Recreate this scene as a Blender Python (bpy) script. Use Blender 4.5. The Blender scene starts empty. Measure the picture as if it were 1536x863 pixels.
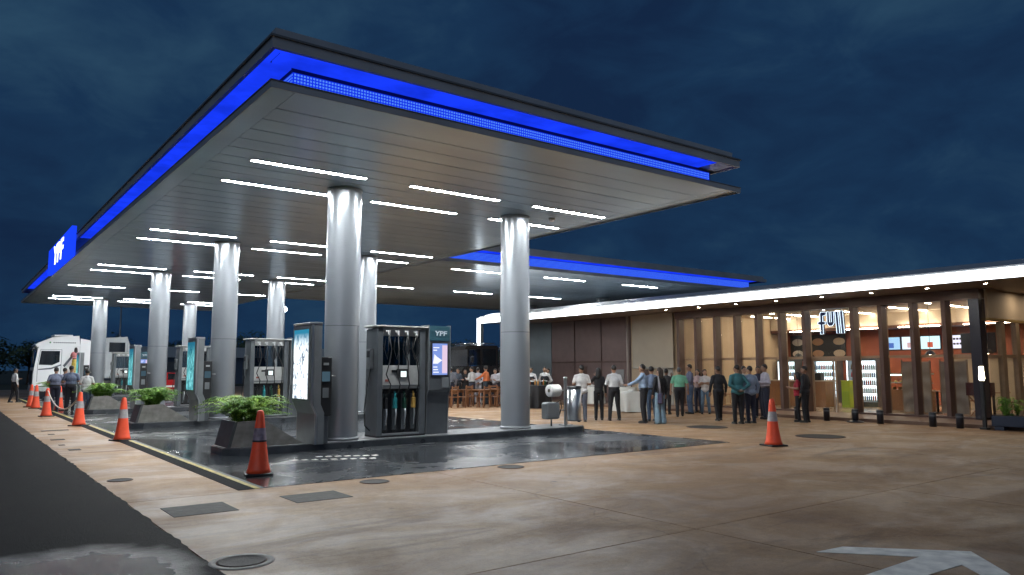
import bpy, bmesh, math, random
import numpy as np
from mathutils import Vector, Matrix, Euler
R = math.radians
random.seed(7)
sc = bpy.context.scene
col = sc.collection

# ------------------------------------------------------------------ camera
cam_d = bpy.data.cameras.new('camera'); cam = bpy.data.objects.new('camera', cam_d); col.objects.link(cam)
cam_d.sensor_width = 36.0; cam_d.lens = 1122.46 / 1536 * 36; cam_d.clip_start = .1; cam_d.clip_end = 6000
rt = Vector((.79775851, -.60297217, -.00243345)); up = Vector((-.06310708, -.08750562, .9941631)); fw = Vector((.59966562, .7929485, .10786017))
cam.matrix_world = Matrix(((rt.x, up.x, -fw.x, 0), (rt.y, up.y, -fw.y, 0), (rt.z, up.z, -fw.z, 1.65), (0, 0, 0, 1)))
sc.camera = cam

# ------------------------------------------------------------------ world: overcast dusk sky
EXPOSURE = 0.0
w = bpy.data.worlds.new('World'); sc.world = w; w.use_nodes = True
nt = w.node_tree; nt.nodes.clear()
def N(t, **k):
    n = nt.nodes.new(t)
    for a, b in k.items(): setattr(n, a, b)
    return n
L = lambda a, b: nt.links.new(a, b)
sky = N('ShaderNodeTexSky', sky_type='NISHITA'); sky.sun_disc = False
sky.sun_elevation = R(-3.5); sky.sun_rotation = R(200); sky.ozone_density = 3.0; sky.air_density = 1.2; sky.dust_density = .6
tc = N('ShaderNodeTexCoord')
mp = N('ShaderNodeMapping'); mp.inputs['Scale'].default_value = (1.0, 1.0, 2.0)
L(tc.outputs['Generated'], mp.inputs['Vector'])
n1 = N('ShaderNodeTexNoise'); n1.inputs['Scale'].default_value = 2.4; n1.inputs['Detail'].default_value = 9; n1.inputs['Roughness'].default_value = .55; n1.inputs['Distortion'].default_value = .35
L(mp.outputs[0], n1.inputs['Vector'])
n2 = N('ShaderNodeTexNoise'); n2.inputs['Scale'].default_value = 7.5; n2.inputs['Detail'].default_value = 8; n2.inputs['Roughness'].default_value = .6; n2.inputs['Distortion'].default_value = .8
L(mp.outputs[0], n2.inputs['Vector'])
ad = N('ShaderNodeMath', operation='MULTIPLY_ADD'); ad.inputs[1].default_value = .42; L(n2.outputs[0], ad.inputs[0]); L(n1.outputs[0], ad.inputs[2])
cr = N('ShaderNodeValToRGB'); L(ad.outputs[0], cr.inputs[0])
e = cr.color_ramp.elements; e[0].position = .52; e[0].color = (.0065, .0200, .056, 1); e[1].position = .90; e[1].color = (.021, .060, .112, 1)
m = e.new(.69); m.color = (.0092, .0325, .080, 1)
# the twilight sky itself shows through between the clouds
mx = N('ShaderNodeMixRGB', blend_type='ADD'); mx.inputs[0].default_value = 1.0
sk = N('ShaderNodeMixRGB', blend_type='MULTIPLY'); sk.inputs[0].default_value = 1.0; sk.inputs[2].default_value = (.035, .05, .06, 1)
L(sky.outputs[0], sk.inputs[1]); L(cr.outputs[0], mx.inputs[1]); L(sk.outputs[0], mx.inputs[2])
bg = N('ShaderNodeBackground'); bg.inputs['Strength'].default_value = 1.0
L(mx.outputs[0], bg.inputs['Color']); out = N('ShaderNodeOutputWorld'); L(bg.outputs[0], out.inputs['Surface'])

# broad soft sun lamp added as fill from behind the camera
sd = bpy.data.lights.new('fill_sun', 'SUN'); sd.energy = .38; sd.angle = R(50); sd.color = (.92, .95, 1.0)
so = bpy.data.objects.new('fill_sun', sd); so.rotation_mode = 'QUATERNION'; so.rotation_quaternion = Vector((.62, .62, -.48)).to_track_quat('-Z', 'Y'); col.objects.link(so)

vs = sc.view_settings; vs.view_transform = 'Standard'; vs.look = 'None'; vs.exposure = EXPOSURE; vs.gamma = 1; vs.use_curve_mapping = False
cy = sc.cycles; cy.use_denoising = True; cy.denoiser = 'OPENIMAGEDENOISE'; cy.use_light_tree = True
cy.max_bounces = 8; cy.diffuse_bounces = 3; cy.glossy_bounces = 4; cy.transmission_bounces = 6; cy.transparent_max_bounces = 12
cy.sample_clamp_indirect = 6; cy.sample_clamp_direct = 0; cy.caustics_reflective = False; cy.caustics_refractive = False; cy.blur_glossy = .5

# ------------------------------------------------------------------ materials
MATS = {}
def mat(name, base=(.5, .5, .5), rough=.5, metal=0.0, vary=0.0, scale=3.0, bump=0.0, bscale=40.0, spec=.5, coat=0.0, rvary=0.0, emit=None, estr=0.0, dirt=None):
    if name in MATS: return MATS[name]
    m = bpy.data.materials.new(name); m.use_nodes = True; t = m.node_tree; p = t.nodes['Principled BSDF']
    p.inputs['Base Color'].default_value = (*base, 1); p.inputs['Roughness'].default_value = rough; p.inputs['Metallic'].default_value = metal
    p.inputs['Specular IOR Level'].default_value = spec; p.inputs['Coat Weight'].default_value = coat; p.inputs['Coat Roughness'].default_value = .08
    if emit: p.inputs['Emission Color'].default_value = (*emit, 1); p.inputs['Emission Strength'].default_value = estr
    if vary or rvary or bump:
        c = t.nodes.new('ShaderNodeTexCoord'); n = t.nodes.new('ShaderNodeTexNoise'); n.inputs['Scale'].default_value = scale; n.inputs['Detail'].default_value = 6
        t.links.new(c.outputs['Object'], n.inputs['Vector'])
        if vary:
            r = t.nodes.new('ShaderNodeMapRange'); r.inputs[1].default_value = .3; r.inputs[2].default_value = .7; r.inputs[3].default_value = 1 - vary; r.inputs[4].default_value = 1 + vary
            t.links.new(n.outputs[0], r.inputs[0]); x = t.nodes.new('ShaderNodeMixRGB'); x.blend_type = 'MULTIPLY'; x.inputs[0].default_value = 1
            x.inputs[1].default_value = (*base, 1); t.links.new(r.outputs[0], x.inputs[2]); t.links.new(x.outputs[0], p.inputs['Base Color'])
        if rvary:
            r = t.nodes.new('ShaderNodeMapRange'); r.inputs[1].default_value = .3; r.inputs[2].default_value = .7; r.inputs[3].default_value = max(.02, rough - rvary); r.inputs[4].default_value = rough + rvary
            t.links.new(n.outputs[0], r.inputs[0]); t.links.new(r.outputs[0], p.inputs['Roughness'])
        if bump:
            n3 = t.nodes.new('ShaderNodeTexNoise'); n3.inputs['Scale'].default_value = bscale; n3.inputs['Detail'].default_value = 4
            t.links.new(c.outputs['Object'], n3.inputs['Vector']); b = t.nodes.new('ShaderNodeBump'); b.inputs['Strength'].default_value = bump; b.inputs['Distance'].default_value = .02
            t.links.new(n3.outputs[0], b.inputs['Height']); t.links.new(b.outputs[0], p.inputs['Normal'])
    MATS[name] = m; return m
def glow(name, color, strength):
    if name in MATS: return MATS[name]
    m = bpy.data.materials.new(name); m.use_nodes = True; t = m.node_tree; t.nodes.clear()
    e = t.nodes.new('ShaderNodeEmission'); e.inputs[0].default_value = (*color, 1); e.inputs[1].default_value = strength
    o = t.nodes.new('ShaderNodeOutputMaterial'); t.links.new(e.outputs[0], o.inputs[0]); MATS[name] = m; return m
def glass(name, tint=(.96, .97, .97), rough=.02, frost=0.0):
    if name in MATS: return MATS[name]
    m = bpy.data.materials.new(name); m.use_nodes = True; t = m.node_tree; t.nodes.clear()
    tr = t.nodes.new('ShaderNodeBsdfTransparent'); tr.inputs[0].default_value = (*tint, 1)
    gl = t.nodes.new('ShaderNodeBsdfGlossy'); gl.inputs['Roughness'].default_value = rough
    lw = t.nodes.new('ShaderNodeLayerWeight'); lw.inputs[0].default_value = .5; pw = t.nodes.new('ShaderNodeMath'); pw.operation = 'POWER'; pw.inputs[1].default_value = 5; t.links.new(lw.outputs['Facing'], pw.inputs[0])
    f = t.nodes.new('ShaderNodeMath'); f.operation = 'MULTIPLY_ADD'; f.inputs[1].default_value = .9; f.inputs[2].default_value = .035; t.links.new(pw.outputs[0], f.inputs[0]); mx = t.nodes.new('ShaderNodeMixShader')
    o = t.nodes.new('ShaderNodeOutputMaterial'); t.links.new(f.outputs[0], mx.inputs[0]); t.links.new(tr.outputs[0], mx.inputs[1]); t.links.new(gl.outputs[0], mx.inputs[2])
    t.links.new(mx.outputs[0], o.inputs[0]); MATS[name] = m; return m

def ground_mat(name, kind):
    m = bpy.data.materials.new(name); m.use_nodes = True; t = m.node_tree; p = t.nodes['Principled BSDF']
    def n(ty, **k):
        x = t.nodes.new(ty)
        for a, b in k.items():
            if a in x.inputs: x.inputs[a].default_value = b
            else: setattr(x, a, b)
        return x
    lk = t.links.new
    g = n('ShaderNodeNewGeometry')                                  # world position: the pattern runs on across pieces
    def noise(scale, detail=6, rough=.55, dist=0.0, rot=0.0, sc=(1, 1, 1)):
        mp = n('ShaderNodeMapping'); mp.inputs['Rotation'].default_value = (0, 0, R(rot)); mp.inputs['Scale'].default_value = sc
        lk(g.outputs['Position'], mp.inputs['Vector'])
        x = n('ShaderNodeTexNoise', Scale=scale, Detail=detail, Roughness=rough, Distortion=dist); lk(mp.outputs[0], x.inputs['Vector']); return x.outputs[0]
    def ramp(src, a, b, ca, cb):
        r = n('ShaderNodeMapRange'); r.inputs[1].default_value = a; r.inputs[2].default_value = b; r.inputs[3].default_value = ca; r.inputs[4].default_value = cb; lk(src, r.inputs[0]); return r.outputs[0]
    def mix(f, a, b, mode='MIX'):
        x = n('ShaderNodeMixRGB', blend_type=mode)
        for i, v in enumerate((f, a, b)):
            if isinstance(v, (int, float)): x.inputs[i].default_value = v
            elif isinstance(v, tuple): x.inputs[i].default_value = (*v, 1)
            else: lk(v, x.inputs[i])
        return x.outputs[0]
    def math2(op, a, b):
        x = n('ShaderNodeMath', operation=op)
        for i, v in enumerate((a, b)):
            if isinstance(v, (int, float)): x.inputs[i].default_value = v
            else: lk(v, x.inputs[i])
        return x.outputs[0]
    def blob(x, y, rx, ry, wob=.5):
        s = n('ShaderNodeSeparateXYZ'); lk(g.outputs['Position'], s.inputs[0])
        dx = math2('DIVIDE', math2('SUBTRACT', s.outputs[0], x), rx); dy = math2('DIVIDE', math2('SUBTRACT', s.outputs[1], y), ry)
        d = math2('ADD', math2('MULTIPLY', dx, dx), math2('MULTIPLY', dy, dy))
        return math2('ADD', d, math2('MULTIPLY', math2('SUBTRACT', noise(2.2, 5), .5), wob * 4))
    if kind == 'concrete':
        base = mix(ramp(noise(.35, 5), .35, .65, 0, 1), (.34, .200, .100), (.45, .290, .155))
        base = mix(ramp(noise(2.2, 8, .62), .35, .7, 0, .5), base, (.22, .115, .055))
        msk = ramp(noise(.16, 4), .42, .62, .12, 1.0)
        # rain-washed red earth and tyre tracks
        tr = noise(1.0, 7, .65, 1.1, 9, (.30, .95, 1)); base = mix(math2('MULTIPLY', ramp(tr, .48, .66, 0, .8), msk), base, (.085, .042, .024))
        tr2 = noise(1.0, 6, .65, 1.4, -20, (.3, 1.7, 1)); base = mix(math2('MULTIPLY', ramp(tr2, .52, .66, 0, .65), msk), base, (.09, .048, .030))
        base = mix(ramp(noise(9, 8, .75), .40, .68, 0, .45), base, (.17, .10, .055))
        base = mix(ramp(noise(34, 5, .7), .52, .70, 0, .55), base, (.12, .072, .042))
        base = mix(ramp(noise(70, 3, .6), .60, .74, 0, .5), base, (.50, .38, .25))
        vo = n('ShaderNodeTexVoronoi', Scale=1.15, Randomness=1.0); lk(g.outputs['Position'], vo.inputs['Vector']); dd = math2('ADD', vo.outputs['Distance'], math2('MULTIPLY', math2('SUBTRACT', noise(7, 4), .5), .10))
        base = mix(ramp(dd, .03, .075, .75, 0), base, (.035, .022, .016))
        vc = n('ShaderNodeTexVoronoi', feature='DISTANCE_TO_EDGE', Scale=.16, Randomness=1.0)
        mpv = n('ShaderNodeVectorMath', operation='ADD'); nzv = n('ShaderNodeTexNoise', Scale=.9, Detail=6); lk(g.outputs['Position'], nzv.inputs['Vector']); lk(g.outputs['Position'], mpv.inputs[0]); lk(nzv.outputs['Color'], mpv.inputs[1]); lk(mpv.outputs[0], vc.inputs['Vector'])
        base = mix(ramp(vc.outputs['Distance'], .0, .003, .28, 0), base, (.05, .03, .02))
        lk(base, p.inputs['Base Color']); p.inputs['Specular IOR Level'].default_value = .35
        wet = ramp(noise(.7, 6, .65, .8, 0, (.85, 1.1, 1)), .40, .64, .40, .72); lk(wet, p.inputs['Roughness'])
        hb = math2('ADD', math2('MULTIPLY', noise(60, 4, .7), .8), noise(6, 6)); bs, bd = .42, .012
    elif kind == 'wet':
        base = mix(ramp(noise(.6, 6), .35, .65, 0, 1), (.020, .023, .027), (.042, .045, .048)); base = mix(ramp(noise(5, 7, .65), .5, .72, 0, .5), base, (.062, .064, .064))
        lk(base, p.inputs['Base Color'])
        lk(ramp(noise(.42, 6, .6, .4), .38, .62, .09, .34), p.inputs['Roughness']); p.inputs['Specular IOR Level'].default_value = .6
        hb = math2('ADD', math2('MULTIPLY', noise(38, 3), .35), noise(3.2, 4)); bs, bd = .10, .010
    elif kind == 'asphalt':
        base = mix(ramp(noise(.5, 6), .35, .65, 0, 1), (.005, .005, .006), (.010, .010, .010)); base = mix(ramp(noise(90, 2), .55, .75, 0, .6), base, (.030, .029, .028))
        base = mix(ramp(noise(2.5, 7, .7), .45, .7, 0, .5), base, (.014, .012, .010))
        lk(base, p.inputs['Base Color'])
        pud = ramp(blob(1.0, 7.1, .75, .95, .45), .35, 1.6, 1, 0)
        pud2 = ramp(blob(.2, 7.3, .9, .8, .45), .35, 1.6, 1, 0); pd = math2('MAXIMUM', pud, pud2)
        lk(ramp(pd, 0, 1, .68, .18), p.inputs['Roughness']); lk(ramp(pd, 0, 1, .10, 1.0), p.inputs['Specular IOR Level'])
        hb = math2('ADD', noise(120, 2, .5), math2('MULTIPLY', noise(28, 3), .8)); bs, bd = .9, .02
    elif kind == 'terrace':
        base = mix(ramp(noise(1.2, 6), .35, .65, 0, 1), (.13, .075, .05), (.20, .12, .08)); lk(base, p.inputs['Base Color']); p.inputs['Roughness'].default_value = .45
        hb = noise(40, 3); bs, bd = .15, .008
    else:
        base = mix(ramp(noise(.08, 6), .35, .65, 0, 1), (.035, .03, .02), (.05, .055, .025)); lk(base, p.inputs['Base Color']); p.inputs['Roughness'].default_value = .9
        hb = noise(3, 6); bs, bd = .5, .1
    b = n('ShaderNodeBump'); b.inputs['Strength'].default_value = bs; b.inputs['Distance'].default_value = bd; lk(hb, b.inputs['Height']); lk(b.outputs[0], p.inputs['Normal'])
    MATS[name] = m; return m

def panel_mat():
    # satin aluminium ceiling panels: faint dents and grime so that the reflections break up
    m = bpy.data.materials.new('soffit panel'); m.use_nodes = True; t = m.node_tree; p = t.nodes['Principled BSDF']; lk = t.links.new
    g = t.nodes.new('ShaderNodeNewGeometry'); mp = t.nodes.new('ShaderNodeMapping'); mp.inputs['Scale'].default_value = (.25, 1.0, 1); lk(g.outputs['Position'], mp.inputs[0])
    a = t.nodes.new('ShaderNodeTexNoise'); a.inputs['Scale'].default_value = 1.1; a.inputs['Detail'].default_value = 5; lk(mp.outputs[0], a.inputs['Vector'])
    r = t.nodes.new('ShaderNodeMapRange'); r.inputs[3].default_value = .93; r.inputs[4].default_value = 1.06; r.inputs[1].default_value = .3; r.inputs[2].default_value = .7; lk(a.outputs[0], r.inputs[0])
    oi = t.nodes.new('ShaderNodeObjectInfo'); r2 = t.nodes.new('ShaderNodeMapRange'); r2.inputs[3].default_value = .96; r2.inputs[4].default_value = 1.03; lk(oi.outputs['Random'], r2.inputs[0])
    mu = t.nodes.new('ShaderNodeMath'); mu.operation = 'MULTIPLY'; lk(r.outputs[0], mu.inputs[0]); lk(r2.outputs[0], mu.inputs[1])
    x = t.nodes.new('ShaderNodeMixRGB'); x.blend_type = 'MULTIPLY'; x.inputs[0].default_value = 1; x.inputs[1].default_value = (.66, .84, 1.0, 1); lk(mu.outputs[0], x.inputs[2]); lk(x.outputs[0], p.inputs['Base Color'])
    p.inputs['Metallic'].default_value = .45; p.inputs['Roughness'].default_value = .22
    b = t.nodes.new('ShaderNodeBump'); b.inputs['Strength'].default_value = .12; b.inputs['Distance'].default_value = .01
    n2 = t.nodes.new('ShaderNodeTexNoise'); n2.inputs['Scale'].default_value = 2.0; n2.inputs['Detail'].default_value = 2; lk(mp.outputs[0], n2.inputs['Vector']); lk(n2.outputs[0], b.inputs['Height']); lk(b.outputs[0], p.inputs['Normal'])
    MATS['soffit panel'] = m; return m

def dot_mat():
    # blue light-box grille: a grid of bright points on a blue backlit sheet
    m = bpy.data.materials.new('lit blue mesh'); m.use_nodes = True; t = m.node_tree; t.nodes.clear(); lk = t.links.new
    g = t.nodes.new('ShaderNodeNewGeometry'); s = t.nodes.new('ShaderNodeSeparateXYZ'); lk(g.outputs['Position'], s.inputs[0])
    def cell(src, size):
        a = t.nodes.new('ShaderNodeMath'); a.operation = 'DIVIDE'; a.inputs[1].default_value = size; lk(src, a.inputs[0])
        f = t.nodes.new('ShaderNodeMath'); f.operation = 'FRACT'; lk(a.outputs[0], f.inputs[0])
        c = t.nodes.new('ShaderNodeMath'); c.operation = 'COMPARE'; c.inputs[1].default_value = .5; c.inputs[2].default_value = .3; lk(f.outputs[0], c.inputs[0]); return c.outputs[0]
    xy = t.nodes.new('ShaderNodeMath'); xy.operation = 'ADD'; lk(s.outputs[0], xy.inputs[0]); lk(s.outputs[1], xy.inputs[1])
    mu = t.nodes.new('ShaderNodeMath'); mu.operation = 'MULTIPLY'; lk(cell(xy.outputs[0], .05), mu.inputs[0]); lk(cell(s.outputs[2], .05), mu.inputs[1])
    x = t.nodes.new('ShaderNodeMixRGB'); x.inputs[1].default_value = (.005, .03, .80, 1); x.inputs[2].default_value = (.09, .26, 1.0, 1); lk(mu.outputs[0], x.inputs[0])
    e = t.nodes.new('ShaderNodeEmission'); lk(x.outputs[0], e.inputs[0]); e.inputs[1].default_value = 1.0
    o = t.nodes.new('ShaderNodeOutputMaterial'); lk(e.outputs[0], o.inputs[0]); MATS['lit blue mesh'] = m; return m

def wood_mat(name, a, b, rough=.45, sc=(1, 8, .6)):
    m = bpy.data.materials.new(name); m.use_nodes = True; t = m.node_tree; p = t.nodes['Principled BSDF']; lk = t.links.new
    c = t.nodes.new('ShaderNodeTexCoord'); mp = t.nodes.new('ShaderNodeMapping'); mp.inputs['Scale'].default_value = sc; lk(c.outputs['Object'], mp.inputs[0])
    n = t.nodes.new('ShaderNodeTexNoise'); n.inputs['Scale'].default_value = 4; n.inputs['Detail'].default_value = 7; n.inputs['Distortion'].default_value = .6; lk(mp.outputs[0], n.inputs['Vector'])
    x = t.nodes.new('ShaderNodeMixRGB'); x.inputs[1].default_value = (*a, 1); x.inputs[2].default_value = (*b, 1); lk(n.outputs[0], x.inputs[0]); lk(x.outputs[0], p.inputs['Base Color'])
    p.inputs['Roughness'].default_value = rough; MATS[name] = m; return m

# ------------------------------------------------------------------ mesh builder
class MB:
    def __init__(s): s.v = []; s.f = []; s.m = []; s.sm = []; s.cur = 0
    def add(s, vs, fs, smooth=False):
        o = len(s.v); s.v += [tuple(v) for v in vs]; s.f += [tuple(i + o for i in f) for f in fs]; s.m += [s.cur] * len(fs); s.sm += [smooth] * len(fs); return s
    def mi(s, i): s.cur = i; return s
    def box(s, x0, x1, y0, y1, z0, z1, ch=0.0):
        if ch <= 0:
            v = [(x0, y0, z0), (x1, y0, z0), (x1, y1, z0), (x0, y1, z0), (x0, y0, z1), (x1, y0, z1), (x1, y1, z1), (x0, y1, z1)]
            return s.add(v, [(3, 2, 1, 0), (4, 5, 6, 7), (0, 1, 5, 4), (1, 2, 6, 5), (2, 3, 7, 6), (3, 0, 4, 7)])
        bm = bmesh.new(); bmesh.ops.create_cube(bm, size=1)
        for q in bm.verts: q.co = Vector((x0 + (q.co.x + .5) * (x1 - x0), y0 + (q.co.y + .5) * (y1 - y0), z0 + (q.co.z + .5) * (z1 - z0)))
        bmesh.ops.bevel(bm, geom=list(bm.edges), offset=ch, segments=2, affect='EDGES', profile=.5)
        bm.verts.index_update(); s.add([q.co for q in bm.verts], [[q.index for q in f.verts] for f in bm.faces]); bm.free(); return s
    def bar(s, a, b, w, h):
        a = Vector(a); b = Vector(b); d = (b - a).normalized(); u = d.cross(Vector((0, 0, 1)))
        if u.length < 1e-4: u = Vector((1, 0, 0))
        u.normalize(); q = u.cross(d).normalized(); u *= w / 2; q *= h / 2
        v = [a - u - q, a + u - q, a + u + q, a - u + q, b - u - q, b + u - q, b + u + q, b - u + q]
        return s.add(v, [(3, 2, 1, 0), (4, 5, 6, 7), (0, 1, 5, 4), (1, 2, 6, 5), (2, 3, 7, 6), (3, 0, 4, 7)])
    def prism(s, poly, a, b, axis='y'):
        f = {'y': lambda p, t: (p[0], t, p[1]), 'x': lambda p, t: (t, p[0], p[1]), 'z': lambda p, t: (p[0], p[1], t)}[axis]
        n = len(poly); v = [f(p, a) for p in poly] + [f(p, b) for p in poly]
        return s.add(v, [tuple(range(n))[::-1], tuple(range(n, 2 * n))] + [(i, (i + 1) % n, n + (i + 1) % n, n + i) for i in range(n)])
    def lathe(s, prof, c=(0, 0, 0), n=24, axis='z', smooth=True, caps=True):
        v = []; fs = []; c = Vector(c)
        for r, h in prof:
            for k in range(n):
                a = 2 * math.pi * k / n; x, y = r * math.cos(a), r * math.sin(a)
                v.append(c + Vector({'z': (x, y, h), 'x': (h, x, y), 'y': (x, h, y)}[axis]))
        for i in range(len(prof) - 1):
            for k in range(n): fs.append((i * n + k, i * n + (k + 1) % n, (i + 1) * n + (k + 1) % n, (i + 1) * n + k))
        s.add(v, fs, smooth)
        if caps:
            o = len(s.v) - len(v); s.f += [tuple(o + k for k in range(n))[::-1], tuple(o + (len(prof) - 1) * n + k for k in range(n))]; s.m += [s.cur] * 2; s.sm += [False] * 2
        return s
    def tube(s, pts, r, n=8):
        pts = [Vector(p) for p in pts]; v = []; fs = []; rr = r if isinstance(r, (list, tuple)) else [r] * len(pts); prev = None
        for i, p in enumerate(pts):
            d = (pts[min(i + 1, len(pts) - 1)] - pts[max(i - 1, 0)]).normalized()
            u = d.cross(Vector((0, 0, 1)) if prev is None else prev)
            if prev is None:
                if u.length < 1e-3: u = d.cross(Vector((1, 0, 0)))
                u.normalize(); q = u.cross(d)
            else:
                u.normalize(); q = u.cross(d)
            prev = q
            for k in range(n):
                a = 2 * math.pi * k / n; v.append(p + (u * math.cos(a) + q * math.sin(a)) * rr[i])
        for i in range(len(pts) - 1):
            for k in range(n): fs.append((i * n + k, i * n + (k + 1) % n, (i + 1) * n + (k + 1) % n, (i + 1) * n + k))
        fs += [tuple(range(n))[::-1], tuple((len(pts) - 1) * n + k for k in range(n))]
        return s.add(v, fs, True)
    def ell(s, c, r, n=14, m=9, rot=None):
        v = []; fs = []; c = Vector(c)
        for i in range(1, m):
            th = math.pi * i / m
            for k in range(n):
                a = 2 * math.pi * k / n; p = Vector((r[0] * math.sin(th) * math.cos(a), r[1] * math.sin(th) * math.sin(a), r[2] * math.cos(th)))
                if rot: p = rot @ p
                v.append(c + p)
        t = Vector((0, 0, r[2])); t = rot @ t if rot else t; v += [c + t, c - t]; T = len(v) - 2
        for i in range(m - 2):
            for k in range(n): fs.append((i * n + k, (i + 1) * n + k, (i + 1) * n + (k + 1) % n, i * n + (k + 1) % n))
        for k in range(n): fs.append((T, k, (k + 1) % n)); fs.append((T + 1, (m - 2) * n + (k + 1) % n, (m - 2) * n + k))
        return s.add(v, fs, True)
    def cap(s, a, b, ra, rb, n=12):
        a = Vector(a); b = Vector(b); d = b - a; l = d.length or 1e-4; d.normalize(); q = d.to_track_quat('Z', 'Y').to_matrix(); v = []; fs = []; rings = []
        for i in range(1, 5): th = math.pi / 2 * i / 4; rings.append((ra * math.sin(th), -ra * math.cos(th)))
        for i in range(0, 4): th = math.pi / 2 * i / 4; rings.append((rb * math.cos(th), l + rb * math.sin(th)))
        for r, h in rings:
            for k in range(n): t = 2 * math.pi * k / n; v.append(a + q @ Vector((r * math.cos(t), r * math.sin(t), h)))
        v += [a + q @ Vector((0, 0, -ra)), a + q @ Vector((0, 0, l + rb))]; T = len(v) - 2; M = len(rings)
        for i in range(M - 1):
            for k in range(n): fs.append((i * n + k, i * n + (k + 1) % n, (i + 1) * n + (k + 1) % n, (i + 1) * n + k))
        for k in range(n): fs.append((T, (k + 1) % n, k)); fs.append((T + 1, (M - 1) * n + k, (M - 1) * n + (k + 1) % n))
        return s.add(v, fs, True)
    def mesh(s, name, mats):
        me = bpy.data.meshes.new(name); me.from_pydata(s.v, [], s.f)
        for q in (mats if isinstance(mats, (list, tuple)) else [mats]): me.materials.append(q)
        me.polygons.foreach_set('material_index', s.m); me.polygons.foreach_set('use_smooth', s.sm); me.update(); return me
    def build(s, name, mats, parent=None, loc=None, rz=0.0):
        o = bpy.data.objects.new(name, s.mesh(name, mats)); col.objects.link(o)
        if parent: o.parent = parent
        if loc is not None: o.location = loc
        if rz: o.rotation_euler.z = rz
        return o
def tag(o, label=None, cat=None, group=None, kind=None):
    if label: o['label'] = label
    if cat: o['category'] = cat
    if group: o['group'] = group
    if kind: o['kind'] = kind
    return o
def empty(name, loc=(0, 0, 0), rz=0.0):
    o = bpy.data.objects.new(name, None); o.location = loc; o.rotation_euler.z = rz; o.empty_display_size = .2; col.objects.link(o); return o
def inst(name, me, parent=None, loc=(0, 0, 0), rz=0.0):
    o = bpy.data.objects.new(name, me); col.objects.link(o); o.location = loc
    if parent: o.parent = parent
    if rz: o.rotation_euler.z = rz
    return o
def copy_tree(o, parent=None):
    c = o.copy(); col.objects.link(c); c.parent = parent
    for ch in list(o.children): copy_tree(ch, c)
    return c
def text(name, body, size, mats, parent, loc, rot, ext=.004, sx=1.0, bold=0.0, shear=0.0):
    cu = bpy.data.curves.new('t', 'FONT'); cu.body = body; cu.size = size; cu.extrude = ext; cu.align_x = 'CENTER'; cu.align_y = 'CENTER'; cu.offset = bold; cu.shear = shear; cu.resolution_u = 3
    to = bpy.data.objects.new('t', cu); col.objects.link(to); bpy.context.view_layer.update()
    me = bpy.data.meshes.new_from_object(to.evaluated_get(bpy.context.evaluated_depsgraph_get())); bpy.data.objects.remove(to); bpy.data.curves.remove(cu)
    me.materials.clear(); me.materials.append(mats)
    for v in me.vertices: v.co.x *= sx
    o = bpy.data.objects.new(name, me); col.objects.link(o); o.parent = parent; o.location = loc; o.rotation_euler = rot; return o

M_conc = ground_mat('damp beige concrete', 'concrete'); M_wet = ground_mat('wet dark paving', 'wet'); M_asph = ground_mat('asphalt', 'asphalt'); M_terr = ground_mat('brown terrace tile', 'terrace'); M_land = ground_mat('dark field', 'land')
M_panel = panel_mat(); M_dots = dot_mat()
M_fascia = mat('grey fascia metal', (.34, .37, .40), .45, .2, vary=.12, scale=1.5)
M_fascia2 = mat('dark fascia metal', (.12, .135, .15), .5, .2, vary=.12, scale=1.5)
def uneven_glow(name, color, lo, hi):
    m = glow(name, color, lo); t = m.node_tree; e = [n for n in t.nodes if n.type == 'EMISSION'][0]; g = t.nodes.new('ShaderNodeNewGeometry'); n = t.nodes.new('ShaderNodeTexNoise'); n.inputs['Scale'].default_value = 1.7; n.inputs['Detail'].default_value = 3
    r = t.nodes.new('ShaderNodeMapRange'); r.inputs[1].default_value = .3; r.inputs[2].default_value = .7; r.inputs[3].default_value = lo; r.inputs[4].default_value = hi
    t.links.new(g.outputs['Position'], n.inputs['Vector']); t.links.new(n.outputs[0], r.inputs[0]); t.links.new(r.outputs[0], e.inputs[1]); return m
M_blue = uneven_glow('backlit blue acrylic', (.009, .045, 1.0), .72, 1.15)
M_bluesign = glow('backlit blue sign', (.010, .055, 1.0), 1.1)
M_whitesign = glow('backlit white letter', (.85, .93, 1.0), 2.6)
M_tube = glow('tube light diffuser', (.95, .985, 1.0), 215.0)
M_col = mat('silver painted steel', (.33, .355, .38), .28, .55)
M_kerb = mat('dark painted kerb', (.055, .062, .070), .40, vary=.35, scale=4, bump=.2, bscale=30, rvary=.15)
M_dgrey = mat('dark grey enamel', (.115, .128, .138), .38, .3, vary=.12, scale=3)
M_mgrey = mat('mid grey enamel', (.22, .235, .245), .42, .35, vary=.10, scale=3)
M_lgrey = mat('light grey enamel', (.42, .43, .42), .40, .2, vary=.10, scale=6)
M_black = mat('black plastic', (.012, .013, .015), .45)
M_rub = mat('black rubber', (.014, .014, .015), .6, vary=.2, scale=20)
M_steel = mat('brushed steel', (.52, .54, .56), .30, .95)
M_chrome = mat('chrome', (.75, .77, .8), .12, 1.0)
M_white = mat('white paint', (.72, .73, .73), .4, vary=.05)

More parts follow.
